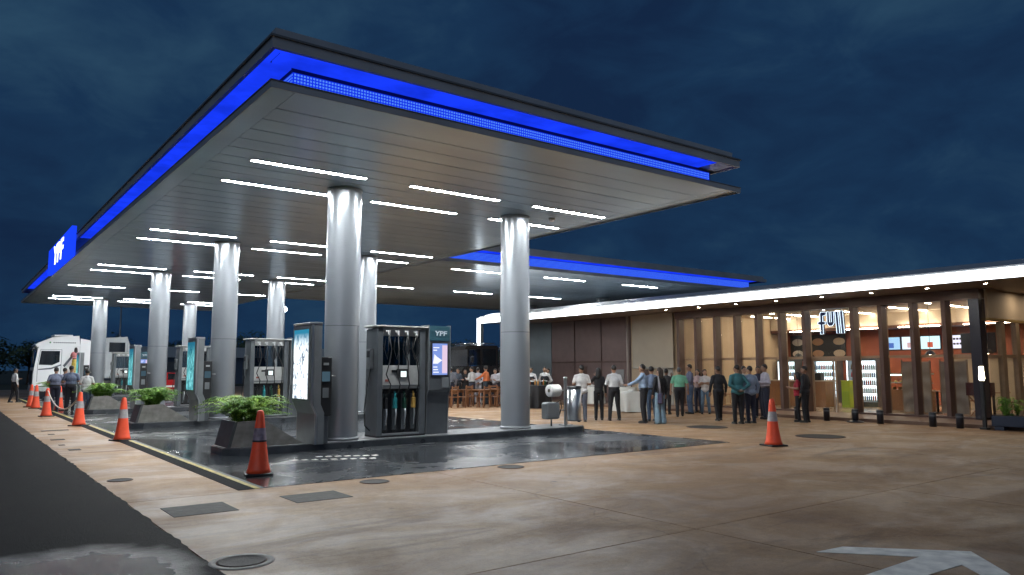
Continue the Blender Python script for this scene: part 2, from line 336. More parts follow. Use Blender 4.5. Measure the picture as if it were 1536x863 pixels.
# ================================================================== SETTING
tag(MB().add([(-900, -600, -.07), (1500, -600, -.07), (1500, 1800, -.07), (-900, 1800, -.07)], [(0, 1, 2, 3)]).build('ground', M_land), kind='structure')
rr_ = random.Random(3); ed = [(1.92 + rr_.gauss(0, .014) + .012 * math.sin(k * .7), -14 + k * .16) for k in range(650)]
tag(MB().prism([(-16, 90), (-16, -14)] + ed, -.06, .005, 'z').build('asphalt_road', M_asph), kind='structure')
apron = tag(MB().add([(1.90, -14, -.016), (62, -14, -.016), (62, 75, -.016), (1.90, 75, -.016)], [(0, 1, 2, 3)]).build('concrete_apron', mat('joint filler', (.03, .022, .017), .7)), kind='structure')
def split(polys, p, d):
    n = Vector((-d[1], d[0])).normalized(); p = Vector(p); out = []
    for P in polys:
        for sgn in (1, -1):
            q = []
            for i in range(len(P)):
                a, b = Vector(P[i]), Vector(P[(i + 1) % len(P)]); da, db = (a - p).dot(n) * sgn, (b - p).dot(n) * sgn
                if da >= 0: q.append(a)
                if da * db < 0: q.append(a + (b - a) * (da / (da - db)))
            if len(q) > 2: out.append(q)
    return out
def inset(P, g):
    c = []; n = len(P)
    area = sum(P[i].x * P[(i + 1) % n].y - P[(i + 1) % n].x * P[i].y for i in range(n))
    if area < 0: P = P[::-1]
    for i in range(n):
        a, b, d = P[i - 1], P[i], P[(i + 1) % n]
        e1 = (b - a).normalized(); e2 = (d - b).normalized(); n1 = Vector((-e1.y, e1.x)); n2 = Vector((-e2.y, e2.x)); k = (n1 + n2); k = k / max(.2, k.length_squared / 2)
        c.append(b + k * g)
    return c
left = [[(1.92, -14), (14.0, -14), (14.0, 75), (1.92, 75)]]
right = [[(14.0, -14), (62, -14), (62, 75), (14.0, 75)]]
for y in (10.52, 5.2, 0.0, -5, 16, 21.5, 27, 33, 39, 45, 51, 57): left = split(left, (0, y), (1, 0))
left = split(left, (6.2, 0), (.02, 1)); left = split(left, (10.3, 0), (.03, 1))
right = split(right, (13.9, 10.55), (7.6, -3.1)); 
for t in (6.2, -6.4, -12.8): right = split(right, (13.9 + t * .378, 10.55 + t * .926), (7.6, -3.1))
for t in (2.5, 8.7, 15): right = split(right, (13.9 + t * .926, 10.5 - t * .378), (-1.6, -3.6))
for P in left + right:
    P = [Vector(p) for p in P]; Q = inset(P, .007)
    MB().prism([(q.x, q.y) for q in Q], -.03, 0.0, 'z').build('concrete_slab', M_conc, apron)
tag(MB().box(3.70, 14.12, 10.62, 52.6, -.02, .008).build('forecourt_paving', M_wet), kind='structure')
# drain channel with yellow line along the paving edge
dr = tag(empty('drain_channel', (3.5, 10.6, 0)), 'long black drainage channel with yellow line beside the row of cones', 'drain')
MB().box(-.17, .05, .02, 41.5, -.02, .006).build('grating', mat('black grating', (.008, .008, .009), .85, spec=.12, bump=.4, bscale=60), dr)
MB().box(.055, .125, .02, 41.5, -.02, .009).build('painted_line', mat('worn yellow paint', (.42, .33, .08), .55, vary=.45, scale=6), dr)
MB().box(.13, .19, .02, 41.5, -.02, .007).build('gutter', M_black, dr)
# terrace in front of the shop
terr = tag(MB().box(22.62, 34, -2, 29.0, -.05, .10, .008).build('shop_terrace', M_terr), kind='structure')

# covers and marks on the ground
M_cover = mat('cast iron cover', (.022, .018, .015), .7, .1, vary=.3, scale=12, bump=.4, bscale=60)
M_patch = mat('grey cover plate', (.062, .058, .050), .75, 0, vary=.25, scale=8, bump=.3, bscale=90)
for x, y, r, lab, ring in [(2.16, 6.73, .20, 'round manhole cover in a pale concrete ring near the bottom left', True), (2.22, 12.68, .17, 'small round rusty manhole cover left of the nearest cone', False),
        (5.17, 10.2, .21, 'round manhole cover just in front of the dark paving, left one', False), (7.74, 10.28, .22, 'round manhole cover just in front of the dark paving, right one', False),
        (17.25, 13.74, .55, 'broad dark round cover on concrete in front of the standing guests', False), (17.04, 10.18, .55, 'broad dark round cover on concrete right of the lone cone', False)]:
    t = tag(empty('manhole_cover', (x, y, 0)), lab, 'manhole')
    if ring: MB().lathe([(r * 1.35, .0), (r * 1.35, .006), (r * 1.06, .006), (r * 1.06, .002)], n=32, caps=False).build('concrete_ring', mat('pale concrete ring', (.5, .46, .4), .7, vary=.2, scale=9), t)
    MB().lathe([(r, 0), (r, .010), (r * .93, .012), (r * .9, .008), (r * .3, .010), (.001, .010)], n=32, caps=False).build('lid', M_cover, t)
    MB().lathe([(r * 1.05, 0), (r * 1.05, .007), (r, .007)], n=32, caps=False).build('frame_ring', mat('rust ring', (.12, .055, .03), .7, vary=.3, scale=10), t)
for x, y, sx, sy, lab in [(2.53, 9.5, .36, .34, 'grey rectangular cover plate in the concrete left of the drain corner'), (3.98, 9.5, .375, .31, 'grey rectangular cover plate in the concrete right of the drain corner')]:
    t = tag(empty('access_cover', (x, y, 0)), lab, 'cover plate')
    MB().box(-sx, sx, -sy, sy, -.01, .006, .003).build('plate', M_patch, t)
    for s in (-1, 1): MB().box(s * sx * .6 - .04, s * sx * .6 + .04, -.012, .012, .0, .0075).build('lifting_slot', M_black, t)
for i, (x0, x1, y, d) in enumerate([(2.22, 2.87, 24.1, .13), (2.25, 2.39, 22.7, .12), (2.13, 2.42, 20.9, .12), (2.13, 2.25, 19.35, .10), (2.17, 2.39, 18.06, .14)]):
    t = tag(MB().box(x0, x1, y - d, y + d, -.01, .006, .002).build('floor_cover', M_cover), ['long', 'small', 'mid-length', 'tiny', 'nearest'][i] + ' dark floor cover in the line of covers between road and cones', 'cover plate')
# painted arrow
M_paint = mat('white road paint', (.82, .80, .72), .6, vary=.22, scale=7, bump=.2, bscale=50)
arr = [(6.38, 3.90), (6.75, 3.86), (7.49, 3.06), (6.91, 2.54), (6.60, 2.56), (6.93, 2.91), (6.42, 2.94), (5.2, 2.96), (5.2, 3.26), (6.03, 3.24), (6.93, 3.25)]
tag(MB().prism(arr, .0005, .005, 'z').build('painted_arrow', M_paint), 'white arrow painted on the concrete, bottom right', 'road marking')
dm = tag(empty('dashed_marking', (0, 0, 0)), 'two rows of short white dashes painted on the wet paving beside the nearest island', 'road marking')
for i in range(9):
    f = i / 8; x, y = 5.15 + f * 1.25, 13.42 - f * .6
    MB().box(x, x + .10, y - .05, y + .05, .004, .0125).build('dash', M_paint, dm)
    if i > 1: MB().box(x + .25, x + .36, y + .36, y + .45, .004, .0125).build('dash', M_paint, dm)
dm2 = tag(empty('dashed_marking', (0, 0, 0)), 'row of short white dashes painted behind the nearest island', 'road marking')
for i in range(4): MB().box(13.0 + i * .42, 13.14 + i * .42, 20.25 + .1 * i, 20.4 + .1 * i, .004, .0125).build('dash', M_paint, dm2)

# ================================================================== MAIN CANOPY
X0, X1, Y0, Y1, ZT = 3.40, 14.05, 10.05, 52.3, 5.60
DY = [0, 8.65, 17.6, 32.4]
cano = tag(empty('fuel_canopy', (8.7, 31, 0)), 'long flat grey canopy with blue lit edge over the fuel pumps', 'canopy')
def P(mb, name, m, parent=cano):
    o = mb.build(name, m, parent)
    if parent and parent.type == 'EMPTY': o.location = -Vector(parent.location)
    return o
# ceiling
bw = .38
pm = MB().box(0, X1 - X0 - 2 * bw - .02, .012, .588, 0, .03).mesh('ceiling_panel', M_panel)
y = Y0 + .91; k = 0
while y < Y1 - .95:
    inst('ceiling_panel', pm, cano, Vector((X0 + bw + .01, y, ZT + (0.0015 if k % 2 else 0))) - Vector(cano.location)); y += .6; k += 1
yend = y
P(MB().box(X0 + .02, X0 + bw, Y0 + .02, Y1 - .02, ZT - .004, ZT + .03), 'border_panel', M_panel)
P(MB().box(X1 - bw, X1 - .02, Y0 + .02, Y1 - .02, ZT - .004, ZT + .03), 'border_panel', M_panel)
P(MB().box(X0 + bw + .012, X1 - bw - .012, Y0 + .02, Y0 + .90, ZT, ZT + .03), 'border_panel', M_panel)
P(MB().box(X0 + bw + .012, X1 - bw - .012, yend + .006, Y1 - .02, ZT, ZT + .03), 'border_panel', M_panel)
P(MB().box(X0 + .05, X1 - .05, Y0 + .05, Y1 - .05, ZT + .04, ZT + .10), 'ceiling_tray', M_fascia2)
def ring(x0, x1, y0, y1, z0, z1, t):
    return MB().box(x0, x1, y0, y0 + t, z0, z1).box(x0, x1, y1 - t, y1, z0, z1).box(x0, x0 + t, y0 + t, y1 - t, z0, z1).box(x1 - t, x1, y0 + t, y1 - t, z0, z1)
P(ring(X0, X1, Y0, Y1, ZT - .035, ZT + .075, .018), 'lower_edge_trim', M_fascia)
P(ring(X0 - .012, X1 + .012, Y0 - .012, Y1 + .012, ZT + .068, ZT + .085, .05), 'edge_lip', M_fascia2)
# upper fascia: wide lower board, stepped cap
P(ring(X0, X1, Y0, Y1, 6.15, 6.305, .06), 'upper_fascia', M_fascia)
P(ring(X0 - .03, X1 + .03, Y0 - .03, Y1 + .03, 6.305, 6.335, .2), 'fascia_lip', M_fascia2)
P(ring(X0 + .06, X1 - .18, Y0 + .06, Y1 - .06, 6.335, 6.47, .08), 'roof_cap', M_fascia)
P(MB().box(X0 + .1, X1 - .22, Y0 + .1, Y1 - .1, 6.36, 6.44), 'roof_deck', M_fascia2)
P(MB().box(X0 + .06, X1 - .06, Y0 + .06, Y1 - .06, 6.20, 6.30), 'roof_core', M_fascia2)
XI, YI = 3.93, 10.66
# dark side of the light cove, hidden core wall
P(MB().box(XI + .03, 13.72, YI + .03, Y1 - .6, 5.73, 6.198), 'core_wall', M_fascia2)
# backlit acrylic under the upper board
def seg(a, b, n): return [(a + (b - a) * k / n + .003, a + (b - a) * (k + 1) / n - .003) for k in range(n)]
for xa, xb in seg(X0 + .062, 13.35, 4): P(MB().box(xa, xb, Y0 + .065, Y0 + .17, 6.16, 6.198), 'light_panel', M_blue)
for xa, xb in seg(X0 + .20, 13.35, 4): P(MB().box(xa, xb, Y0 + .185, YI - .005, 6.165, 6.198), 'light_panel', M_blue)
for y0_, y1_, n_ in ((Y0 + .18, 29.2, 8), (36.7, 49.5, 5)):
    for ya, yb in seg(y0_, y1_, n_):
        P(MB().box(X0 + .062, X0 + .165, ya, yb, 6.16, 6.198), 'light_panel', M_blue); P(MB().box(X0 + .18, XI - .005, max(ya, Y0 + .67), yb, 6.165, 6.198), 'light_panel', M_blue)
P(MB().box(13.36, X1 - .065, Y0 + .065, YI - .01, 6.17, 6.198), 'unlit_panel', mat('unlit white acrylic', (.45, .45, .47), .35))
# pierced grille in front of the core
P(MB().box(XI, 13.74, YI, YI + .025, 5.74, 6.105), 'light_grille', M_dots)
P(MB().box(XI, XI + .025, YI + .027, Y1 - .6, 5.74, 6.105), 'light_grille', M_dots)
P(MB().box(XI - .02, 13.76, YI - .012, YI + .027, 6.108, 6.150), 'grille_frame', mat('navy frame', (.012, .02, .09), .4))
P(MB().box(13.744, 13.765, YI - .01, YI + .03, 5.74, 6.106), 'grille_frame', mat('navy frame'))
# YPF box on the long edge
sg = P(MB().box(3.235, 3.385, 29.4, 36.5, 5.56, 6.60, .01), 'sign_box', M_bluesign)
for o in [text('sign_letters', 'YPF', 1.05, M_whitesign, sg, (3.225, 32.95, 6.08), (R(90), 0, R(-90)), .008, 1.75, .02)]: pass
# columns
cm = MB().lathe([(.37, .0), (.37, 5.43)], n=48, caps=False).mesh('column', M_col)
bs = MB().lathe([(.40, 0), (.40, .05), (.375, .065)], n=40).mesh('base_ring', M_mgrey)
tp = MB().lathe([(.372, 0), (.385, .01), (.385, .052)], n=40).mesh('top_collar', M_col)
sm_ = MB().lathe([(.3705, 0), (.3735, .004), (.3735, .012), (.3705, .016)], n=48, caps=False).mesh('seam', mat('column seam', (.16, .17, .18), .4, .6)); vs_ = MB().box(-.006, .006, -.3725, -.366, .07, 5.39).mesh('seam', mat('column seam'))
for d in DY:
    for cx, cyy in ((6.87, 15.22), (11.70, 15.34)):
        c = inst('column', cm, cano, Vector((cx, cyy + d, .15)) - Vector(cano.location)); inst('base_ring', bs, c, (0, 0, 0)); inst('top_collar', tp, c, (0, 0, 5.395)); inst('seam', sm_, c, (0, 0, 2.42)); inst('seam', vs_, c, (0, 0, 0), 1.15)
# tube lights
tb = MB().box(0, 2.37, -.060, .060, -.007, -.005).mesh('diffuser', M_tube)
th = MB().box(-.02, 2.39, -.076, .076, -.0045, -.0005).box(-.02, 2.39, -.076, -.0605, -.012, -.0046).box(-.02, 2.39, .0605, .076, -.012, -.0046).box(-.02, -.0005, -.060, .060, -.012, -.0046).box(2.3705, 2.39, -.060, .060, -.012, -.0046).mesh('housing', M_lgrey)
rows = [14.0, 15.87, 22.72, 24.5, 31.65, 33.45, 40.1, 46.5, 48.25]; ords = ['first', 'second', 'third', 'fourth', 'fifth', 'sixth', 'seventh', 'eighth', 'ninth']
def tube_light(x, y, z, label, group):
    t = tag(empty('tube_light', (x, y, z)), label, 'light', group); inst('diffuser', tb, t); inst('housing', th, t); return t
for i, y in enumerate(rows):
    for j, x in enumerate((4.41, 7.84, 11.25)):
        tube_light(x, y, ZT - .004, 'lit tube light under the fuel canopy, %s row from the front, %s' % (ords[i], ['left end', 'middle', 'right end'][j]), 'tube lights under the fuel canopy')
dc = tag(empty('ceiling_camera', (12.6, 14.9, ZT)), 'small white dome camera on the canopy ceiling near the right column', 'camera')
MB().lathe([(.001, -.10), (.05, -.085), (.075, -.05), (.08, -.03)], n=20, caps=False).build('dome', mat('pale dome', (.7, .7, .7), .2), dc); MB().lathe([(.085, -.032), (.085, -.003)], n=20).build('mount', M_white, dc)

# ================================================================== SECOND CANOPY (behind the shop)
CX0, CX1, CY0, CY1 = 14.2, 34.4, 23.2, 41.0
c2 = tag(empty('rear_canopy', (24, 30, 0)), 'second blue lit canopy rising behind the shop roof', 'canopy')
pm2 = MB().box(0, CX1 - CX0 - .1, .006, .594, 0, .03).mesh('ceiling_panel', M_panel); y = CY0 + .05
while y < CY1 - .6: inst('ceiling_panel', pm2, c2, Vector((CX0 + .05, y, ZT)) - Vector(c2.location)); y += .6
P(ring(CX0, CX1, CY0, CY1, ZT - .006, ZT + .125, .018), 'lower_edge_trim', M_fascia, c2)
P(MB().box(CX0 + .03, CX1 - .03, CY0 + .03, CY1 - .03, ZT + .04, ZT + .10), 'ceiling_tray', M_fascia2, c2)
P(ring(CX0, CX1, CY0, CY1, 6.15, 6.305, .06), 'upper_fascia', M_fascia, c2)
P(ring(CX0 + .06, CX1 - .18, CY0 + .06, CY1 - .06, 6.305, 6.44, .08), 'roof_cap', M_fascia, c2)
P(MB().box(CX0 + .061, CX1 - .061, CY0 + .061, CY1 - .061, 6.20, 6.30), 'roof_deck', M_fascia2, c2)
P(MB().box(CX0 + .3, CX1 - .72, CY0 + .64, CY1 - .7, 5.73, 6.198), 'core_wall', M_fascia2, c2)
P(MB().box(CX0 + .1, CX1 - .7, CY0 + .065, CY0 + .60, 6.16, 6.198), 'light_panel', M_blue, c2)
P(MB().box(CX0 + .3, CX1 - .7, CY0 + .605, CY0 + .63, 5.74, 6.15), 'light_grille', M_dots, c2)
for x, y in ((19.62, 26.2), (29.5, 30.5), (29.5, 37)):
    c = inst('column', cm, c2, Vector((x, y, .15)) - Vector(c2.location)); inst('base_ring', bs, c)
for j, y in enumerate((24.9, 32.15)):
    for i, x in enumerate((15.85, 20.6, 25.4)): tube_light(x, y, ZT - .004, 'lit tube light under the rear canopy, %s row, %s' % (['front', 'back'][j], ['left', 'middle', 'right'][i]), 'tube lights under the rear canopy')

# ================================================================== ISLANDS
isl_name = ['nearest', 'second', 'third', 'farthest']
M_screen_ad = glow('ad screen blue', (.16, .24, .55), 1.4)
def poster_mat(name, teal):
    m = bpy.data.materials.new(name); m.use_nodes = True; t = m.node_tree; t.nodes.clear(); lk = t.links.new
    c = t.nodes.new('ShaderNodeTexCoord'); s = t.nodes.new('ShaderNodeSeparateXYZ'); lk(c.outputs['Generated'], s.inputs[0])
    n = t.nodes.new('ShaderNodeTexNoise'); n.inputs['Scale'].default_value = 7 if not teal else 5; n.inputs['Detail'].default_value = 5; n.inputs['Distortion'].default_value = 1.5; lk(c.outputs['Generated'], n.inputs['Vector'])
    r = t.nodes.new('ShaderNodeValToRGB'); e = r.color_ramp.elements
    if teal: e[0].position = .40; e[0].color = (.02, .20, .24, 1); e[1].position = .62; e[1].color = (.25, .75, .80, 1)
    else: e[0].position = .36; e[0].color = (.10, .14, .20, 1); e[1].position = .52; e[1].color = (.9, .97, 1, 1)
    lk(n.outputs[0], r.inputs[0])
    g = t.nodes.new('ShaderNodeValToRGB'); g.color_ramp.elements[0].position = .72; g.color_ramp.elements[1].position = .95
    lk(s.outputs[2], g.inputs[0]); x = t.nodes.new('ShaderNodeMixRGB'); lk(g.outputs[0], x.inputs[0]); lk(r.outputs[0], x.inputs[1]); x.inputs[2].default_value = (.02, .16, .26, 1)
    em = t.nodes.new('ShaderNodeEmission'); em.inputs[1].default_value = 1.6 if not teal else 1.0; lk(x.outputs[0], em.inputs[0]); o = t.nodes.new('ShaderNodeOutputMaterial'); lk(em.outputs[0], o.inputs[0]); return m
M_post1 = poster_mat('lit poster white', False); M_post2 = poster_mat('lit poster teal', True)
M_planter = mat('grey planter concrete', (.27, .26, .235), .75, vary=.25, scale=6, bump=.3, bscale=40)
M_planter_d = mat('dark planter face', (.075, .08, .082), .5, vary=.25, scale=6, bump=.2, bscale=40)
M_soil = mat('soil', (.03, .02, .013), .9)

def make_island():
    t = empty('island_kerb', (0, 0, 0))
    MB().prism([(4.36, 14.98), (4.62, 14.72), (13.42, 14.72), (13.70, 14.95), (13.70, 15.75), (13.42, 15.98), (4.62, 15.98), (4.36, 15.75)], 0.0, .135, 'z').build('kerb', M_kerb, t)
    MB().prism([(4.39, 14.99), (4.63, 14.75), (13.41, 14.75), (13.67, 14.96), (13.67, 15.74), (13.41, 15.95), (4.63, 15.95), (4.39, 15.74)], .135, .15, 'z').build('top_slab', mat('island top', (.10, .105, .11), .45, vary=.3, scale=5, rvary=.12), t)
    return t
def make_planter():
    t = empty('planter', (4.45, 14.93, .15))
    MB().prism([(0, 0), (.13, .48), (.70, .50), (1.49, 0.0)], 0, .10, 'y').build('side_panel', M_planter, t)
    MB().prism([(0, 0), (.13, .48), (.70, .50), (1.49, 0.0)], .75, .85, 'y').build('side_panel', M_planter, t)
    MB().prism([(-.012, 0), (.115, .49), (.17, .49), (.05, 0)], -.012, .862, 'y').build('end_panel', M_planter_d, t)
    MB().prism([(.70, .42), (.70, .495), (1.45, .02), (1.40, 0)], .102, .748, 'y').build('sloped_cover', M_planter, t)
    MB().box(.16, .72, .10, .75, .30, .42).build('soil', M_soil, t)
    return t
def make_ad_totem(poster):
    t = empty('advertising_totem', (5.9, 14.97, .15))
    MB().prism([(.10, 0), (.30, 0), (.30, .62), (.22, .80), (.22, 2.40), (.0, 2.44), (-.02, 2.44), (-.02, .86), (.02, .78), (.10, .60)], -.47, .47, 'y').build('body', M_mgrey, t)
    f = MB().box(-.032, -.018, -.43, .43, .87, 2.38).build('poster_frame', M_dgrey, t)
    MB().box(-.040, -.0325, -.385, .385, .90, 2.31).build('lit_poster', poster, f)
    MB().box(-.034, .23, -.475, .475, 2.405, 2.45, .01).build('top_cap', M_steel, t)
    for s in (-1, 1): MB().prism([(.10, 0), (.14, 0), (.14, .60), (.04, .80), (.04, 2.40), (.0, 2.40), (.0, .80), (.10, .60)], s * .471, s * .490, 'y').build('edge_strip', M_steel, t)
    k = MB().box(.23, .50, -.36, .10, .55, 1.75, .02).build('service_terminal', M_black, t)
    MB().box(.28, .45, -.372, -.358, 1.25, 1.45).build('terminal_screen', glow('dim terminal screen', (.05, .09, .12), 1), k); MB().box(.30, .43, -.366, -.355, .92, 1.12).build('keypad', M_mgrey, k)
    MB().box(.31, .42, -.37, -.357, 1.58, 1.63).build('label', M_lgrey, k); MB().tube([(.5, -.2, 1.36), (.64, -.2, 1.36)], .012).build('hook', M_steel, k)
    MB().box(.28, .46, -.30, .05, 0, .56).build('terminal_stand', M_dgrey, t)
    return t
def make_screen_totem():
    t = empty('screen_totem', (8.95, 15.06, .15))
    MB().prism([(.10, 0), (.42, 0), (.42, 2.38), (.34, 2.50), (-.01, 2.50), (-.01, 1.02), (.03, .96), (.06, .88)], .02, .58, 'x').build('body', M_dgrey, t)
    for x in (0, .58): MB().prism([(.09, 0), (.43, 0), (.43, 2.39), (.35, 2.515), (-.022, 2.515), (-.022, 1.01), (.02, .95), (.05, .87)], x, x + .02, 'x').build('side_strip', M_mgrey, t)
    h = MB().box(.025, .575, -.020, -.011, 2.15, 2.50).build('header_panel', mat('teal header', (.03, .09, .12), .35), t)
    text('header_letters', 'YPF', .15, mat('pale lettering', (.55, .62, .66), .4), h, (.32, -.024, 2.32), (R(90), 0, 0), .003, 1.35, .004, .12)
    b = MB().box(.07, .535, -.026, -.011, 1.32, 2.12, .006).build('screen_bezel', M_black, t)
    s = MB().box(.10, .505, -.030, -.0262, 1.36, 2.09).build('screen', M_screen_ad, b)
    MB().box(.36, .50, -.0325, -.0302, 1.40, 2.05).build('ad_picture', glow('ad picture pink', (.62, .48, .62), 1.3), s)
    MB().prism([(.11, 1.62), (.24, 1.62), (.36, 1.70), (.22, 1.78), (.15, 1.84)], -.0325, -.0302, 'y').build('ad_picture', glow('ad picture white', (.75, .76, .85), 1.3), s)
    for z in (1.98, 1.92, 1.53, 1.47, 1.41): MB().box(.12, .30 - (z * 7 % .08), -.0325, -.0302, z, z + .025).build('ad_text', glow('ad picture white'.strip(), (.75, .76, .85), 1.3), s)
    MB().box(.36, .54, -.05, -.011, 1.06, 1.30, .01).build('card_reader', M_mgrey, t)
    return t
def make_pump():
    t = empty('fuel_dispenser', (7.66, 15.06, .15)); W = 1.22; D = .58
    for x in (0, W - .15):
        sp = MB().box(x, x + .13 if x == 0 else W, 0.0, D, .02, 2.40, .012).build('side_post', M_dgrey, t)
    MB().box(0, W, 0, D, 0, .04).build('base', M_black, t)
    MB().box(-.05, W + .06, -.04, D + .04, 2.435, 2.475, .008).build('roof_plate', M_lgrey, t)
    h = MB().box(.131, W - .151, .03, D - .03, 2.25, 2.434).build('header', M_lgrey, t)
    for i in range(4):
        x = .25 + i * .235
        MB().box(x - .055, x + .055, -.012, .032, 2.315, 2.37, .01).build('hose_guide', M_white, t); MB().box(x - .0, x + .05, -.01, .032, 2.26, 2.316, .008).build('hose_guide', M_white, t)
    MB().box(.131, W - .151, .17, .20, 1.58, 2.248).build('back_glass', glass('smoky glass', (.35, .42, .48), .05), t)
    MB().box(.131, .16, .15, .4, 1.58, 2.248).build('inner_rail', M_lgrey, t); MB().box(.82, .90, .16, .36, 1.58, 2.248).build('inner_rail', M_mgrey, t)
    b = MB().box(.131, W - .151, .02, D - .02, 1.06, 1.58, .006).build('display_panel', M_lgrey, t)
    d = MB().box(.48, .78, .0, .022, 1.30, 1.50, .006).build('display', M_black, b); MB().box(.58, .72, -.008, .002, 1.32, 1.45).build('price_screen', glow('price screen', (.75, .85, .85), 1.5), d)
    MB().box(.36, .48, .005, .022, 1.42, 1.48).build('label', M_black, b); MB().box(.14, W - .16, .004, .022, 1.115, 1.145).build('trim_line', M_dgrey, b); MB().box(.2, .3, .01, .022, 1.22, 1.27).build('label', mat('dull red label', (.3, .08, .06), .5), b)
    MB().box(.131, W - .151, .16, D - .16, .04, 1.06).build('nozzle_bay', M_black, t)
    MB().box(.131, W - .151, .0, .165, .04, .075).build('bay_sill', M_mgrey, t)
    cols = [(.015, .016, .018), (.02, .22, .24), (.015, .06, .04), (.55, .34, .08)]
    for i in range(4):
        x = .25 + i * .235; nm = mat('nozzle grip %d' % i, cols[i], .4)
        n = MB().box(x - .035, x + .035, .03, .14, .62, .86, .015).tube([(x, .08, .84), (x - .01, .05, .92), (x - .01, .09, 1.0)], [.03, .026, .018]).build('nozzle', nm, t)
        MB().tube([(x + .01, .06, .62), (x + .015, .05, .50), (x, .055, .36), (x, .06, .24)], [.022, .022, .018, .014]).build('spout', M_steel, n); MB().box(x - .045, x + .045, .12, .17, .15, .95).build('holster', M_dgrey, t)
        sw = (i - 1.5)
        pts = [(x + .02, .0, 2.26), (x + .02 - .06 * sw, .03, 1.95), (x + .06, .02, 1.66), (x + .04 * sw, -.05, 1.38), (x + .05, -.06, 1.15), (x + .03, -.02, .98), (x, .06, .90)]
        MB().tube(pts, .014).build('hose', M_rub, t)
        MB().tube([(x + .03, .02, 2.26), (x + .10 + .04 * sw, .05, 1.95), (x + .02, .06, 1.72), (x - .05, .08, 1.95), (x - .02, .06, 2.24)], .012).build('hose', M_rub, t)
        MB().tube([(x, .05, .26), (x + .02, .03, .17), (x - .05, .06, .10)], .013).build('hose', M_rub, t)
    # reader and hose on the left side
    c = MB().box(-.085, .0, .20, .40, 1.50, 1.95, .015).build('card_terminal', M_mgrey, t); MB().box(-.092, -.084, .23, .37, 1.76, 1.90).build('reader_screen', M_black, c)
    MB().tube([(-.02, .3, 1.5), (-.10, .3, 1.1), (-.16, .3, .6), (-.14, .3, .25), (-.02, .3, .14)], .014).build('hose', M_rub, t)
    return t
proto = [make_island(), make_planter(), make_ad_totem(M_post1), make_screen_totem(), make_pump()]
labs = [('dark raised kerb of the %s pump island', 'kerb', 'pump island kerbs'), ('grey wedge shaped planter at the left end of the %s island', 'planter', 'wedge planters'), ('tall advertising totem with lit poster on the %s island', 'totem', 'advertising totems'),
        ('tall dark totem with YPF header and screen on the %s island', 'totem', 'screen totems'), ('tall grey fuel dispenser with hanging hoses on the %s island', 'fuel pump', 'fuel dispensers')]
for i, d in enumerate(DY):
    for p, (a, b, g) in zip(proto, labs):
        o = p if i == 0 else copy_tree(p)
        o.location = Vector(p.location) + Vector((0, d if i else 0, 0)); tag(o, a % isl_name[i], b, g)
        if i and b == 'totem' and o.name.startswith('advert'):
            for ch in o.children:
                for q in ch.children:
                    if q.name.startswith('lit_poster'): q.data = q.data.copy(); q.data.materials[0] = M_post2

# planting: arching fern fronds
M_fern = []
for i, cc in enumerate([(.10, .23, .022), (.21, .36, .03), (.05, .11, .018)]):
    m = mat('fern green %d' % i, cc, .5, vary=.35, scale=9); m.node_tree.nodes['Principled BSDF'].inputs['Subsurface Weight'].default_value = 0; M_fern.append(m)
def frond(mb, base, az, ln, lift, rnd):
    d = Vector((math.cos(az), math.sin(az), 0)); s = Vector((-d.y, d.x, 0)); pts = []
    for i in range(9):
        t = i / 8; pts.append(Vector(base) + d * ln * t * (.55 + .45 * t) + Vector((0, 0, lift * (1.9 * t - 1.35 * t * t))))
    mb.mi(2); mb.tube(pts[::2], [.008, .007, .006, .004, .002], 4); mb.mi(rnd.choice([0, 0, 1]))
    for i in range(1, 9):
        t = i / 8; ll = ln * .21 * math.sin(math.pi * (.12 + .80 * t)) + .02; dr = (pts[i] - pts[i - 1]).normalized()
        for k in (0, .33, .66):
            p = pts[i] - (pts[i] - pts[i - 1]) * k
            for sg in (-1, 1):
                tip = p + (s * sg * .86 + dr * .5) * ll * rnd.uniform(.8, 1.15) + Vector((0, 0, -ll * .28 + rnd.uniform(-.02, .02))); wv = dr * .010
                mid = (p + tip) / 2 + Vector((0, 0, .014)); mb.add([p - wv * .4, mid - wv, tip, mid + wv, p + wv * .4], [(0, 1, 3, 4), (1, 2, 3)])
def make_fern(seed, n, rad):
    rnd = random.Random(seed); t = empty('fern', (0, 0, 0))
    for c in range(3):
        mb = MB(); ox, oy = (c - 1) * .20, rnd.uniform(-.12, .12)
        for i in range(n):
            frond(mb, (ox + rnd.uniform(-.04, .04), oy + rnd.uniform(-.04, .04), 0), rnd.uniform(0, 6.283), rnd.uniform(.5, 1) * rad, rnd.uniform(.30, .85), rnd)
        mb.build('frond_clump', M_fern, t)
    MB().lathe([(.10, -.02), (.06, .05), (.01, .08)], n=10).build('crown', M_fern[2], t)
    return t
for i, d in enumerate(DY[:3] + [32.4]):
    f = make_fern(30 + i, 34, .80); f.location = (4.95, 15.36 + d, .57); f.rotation_euler.z = i * 1.3
    tag(f, 'bright green arching fern growing in the planter of the %s island' % isl_name[i], 'plant', 'ferns in the planters')

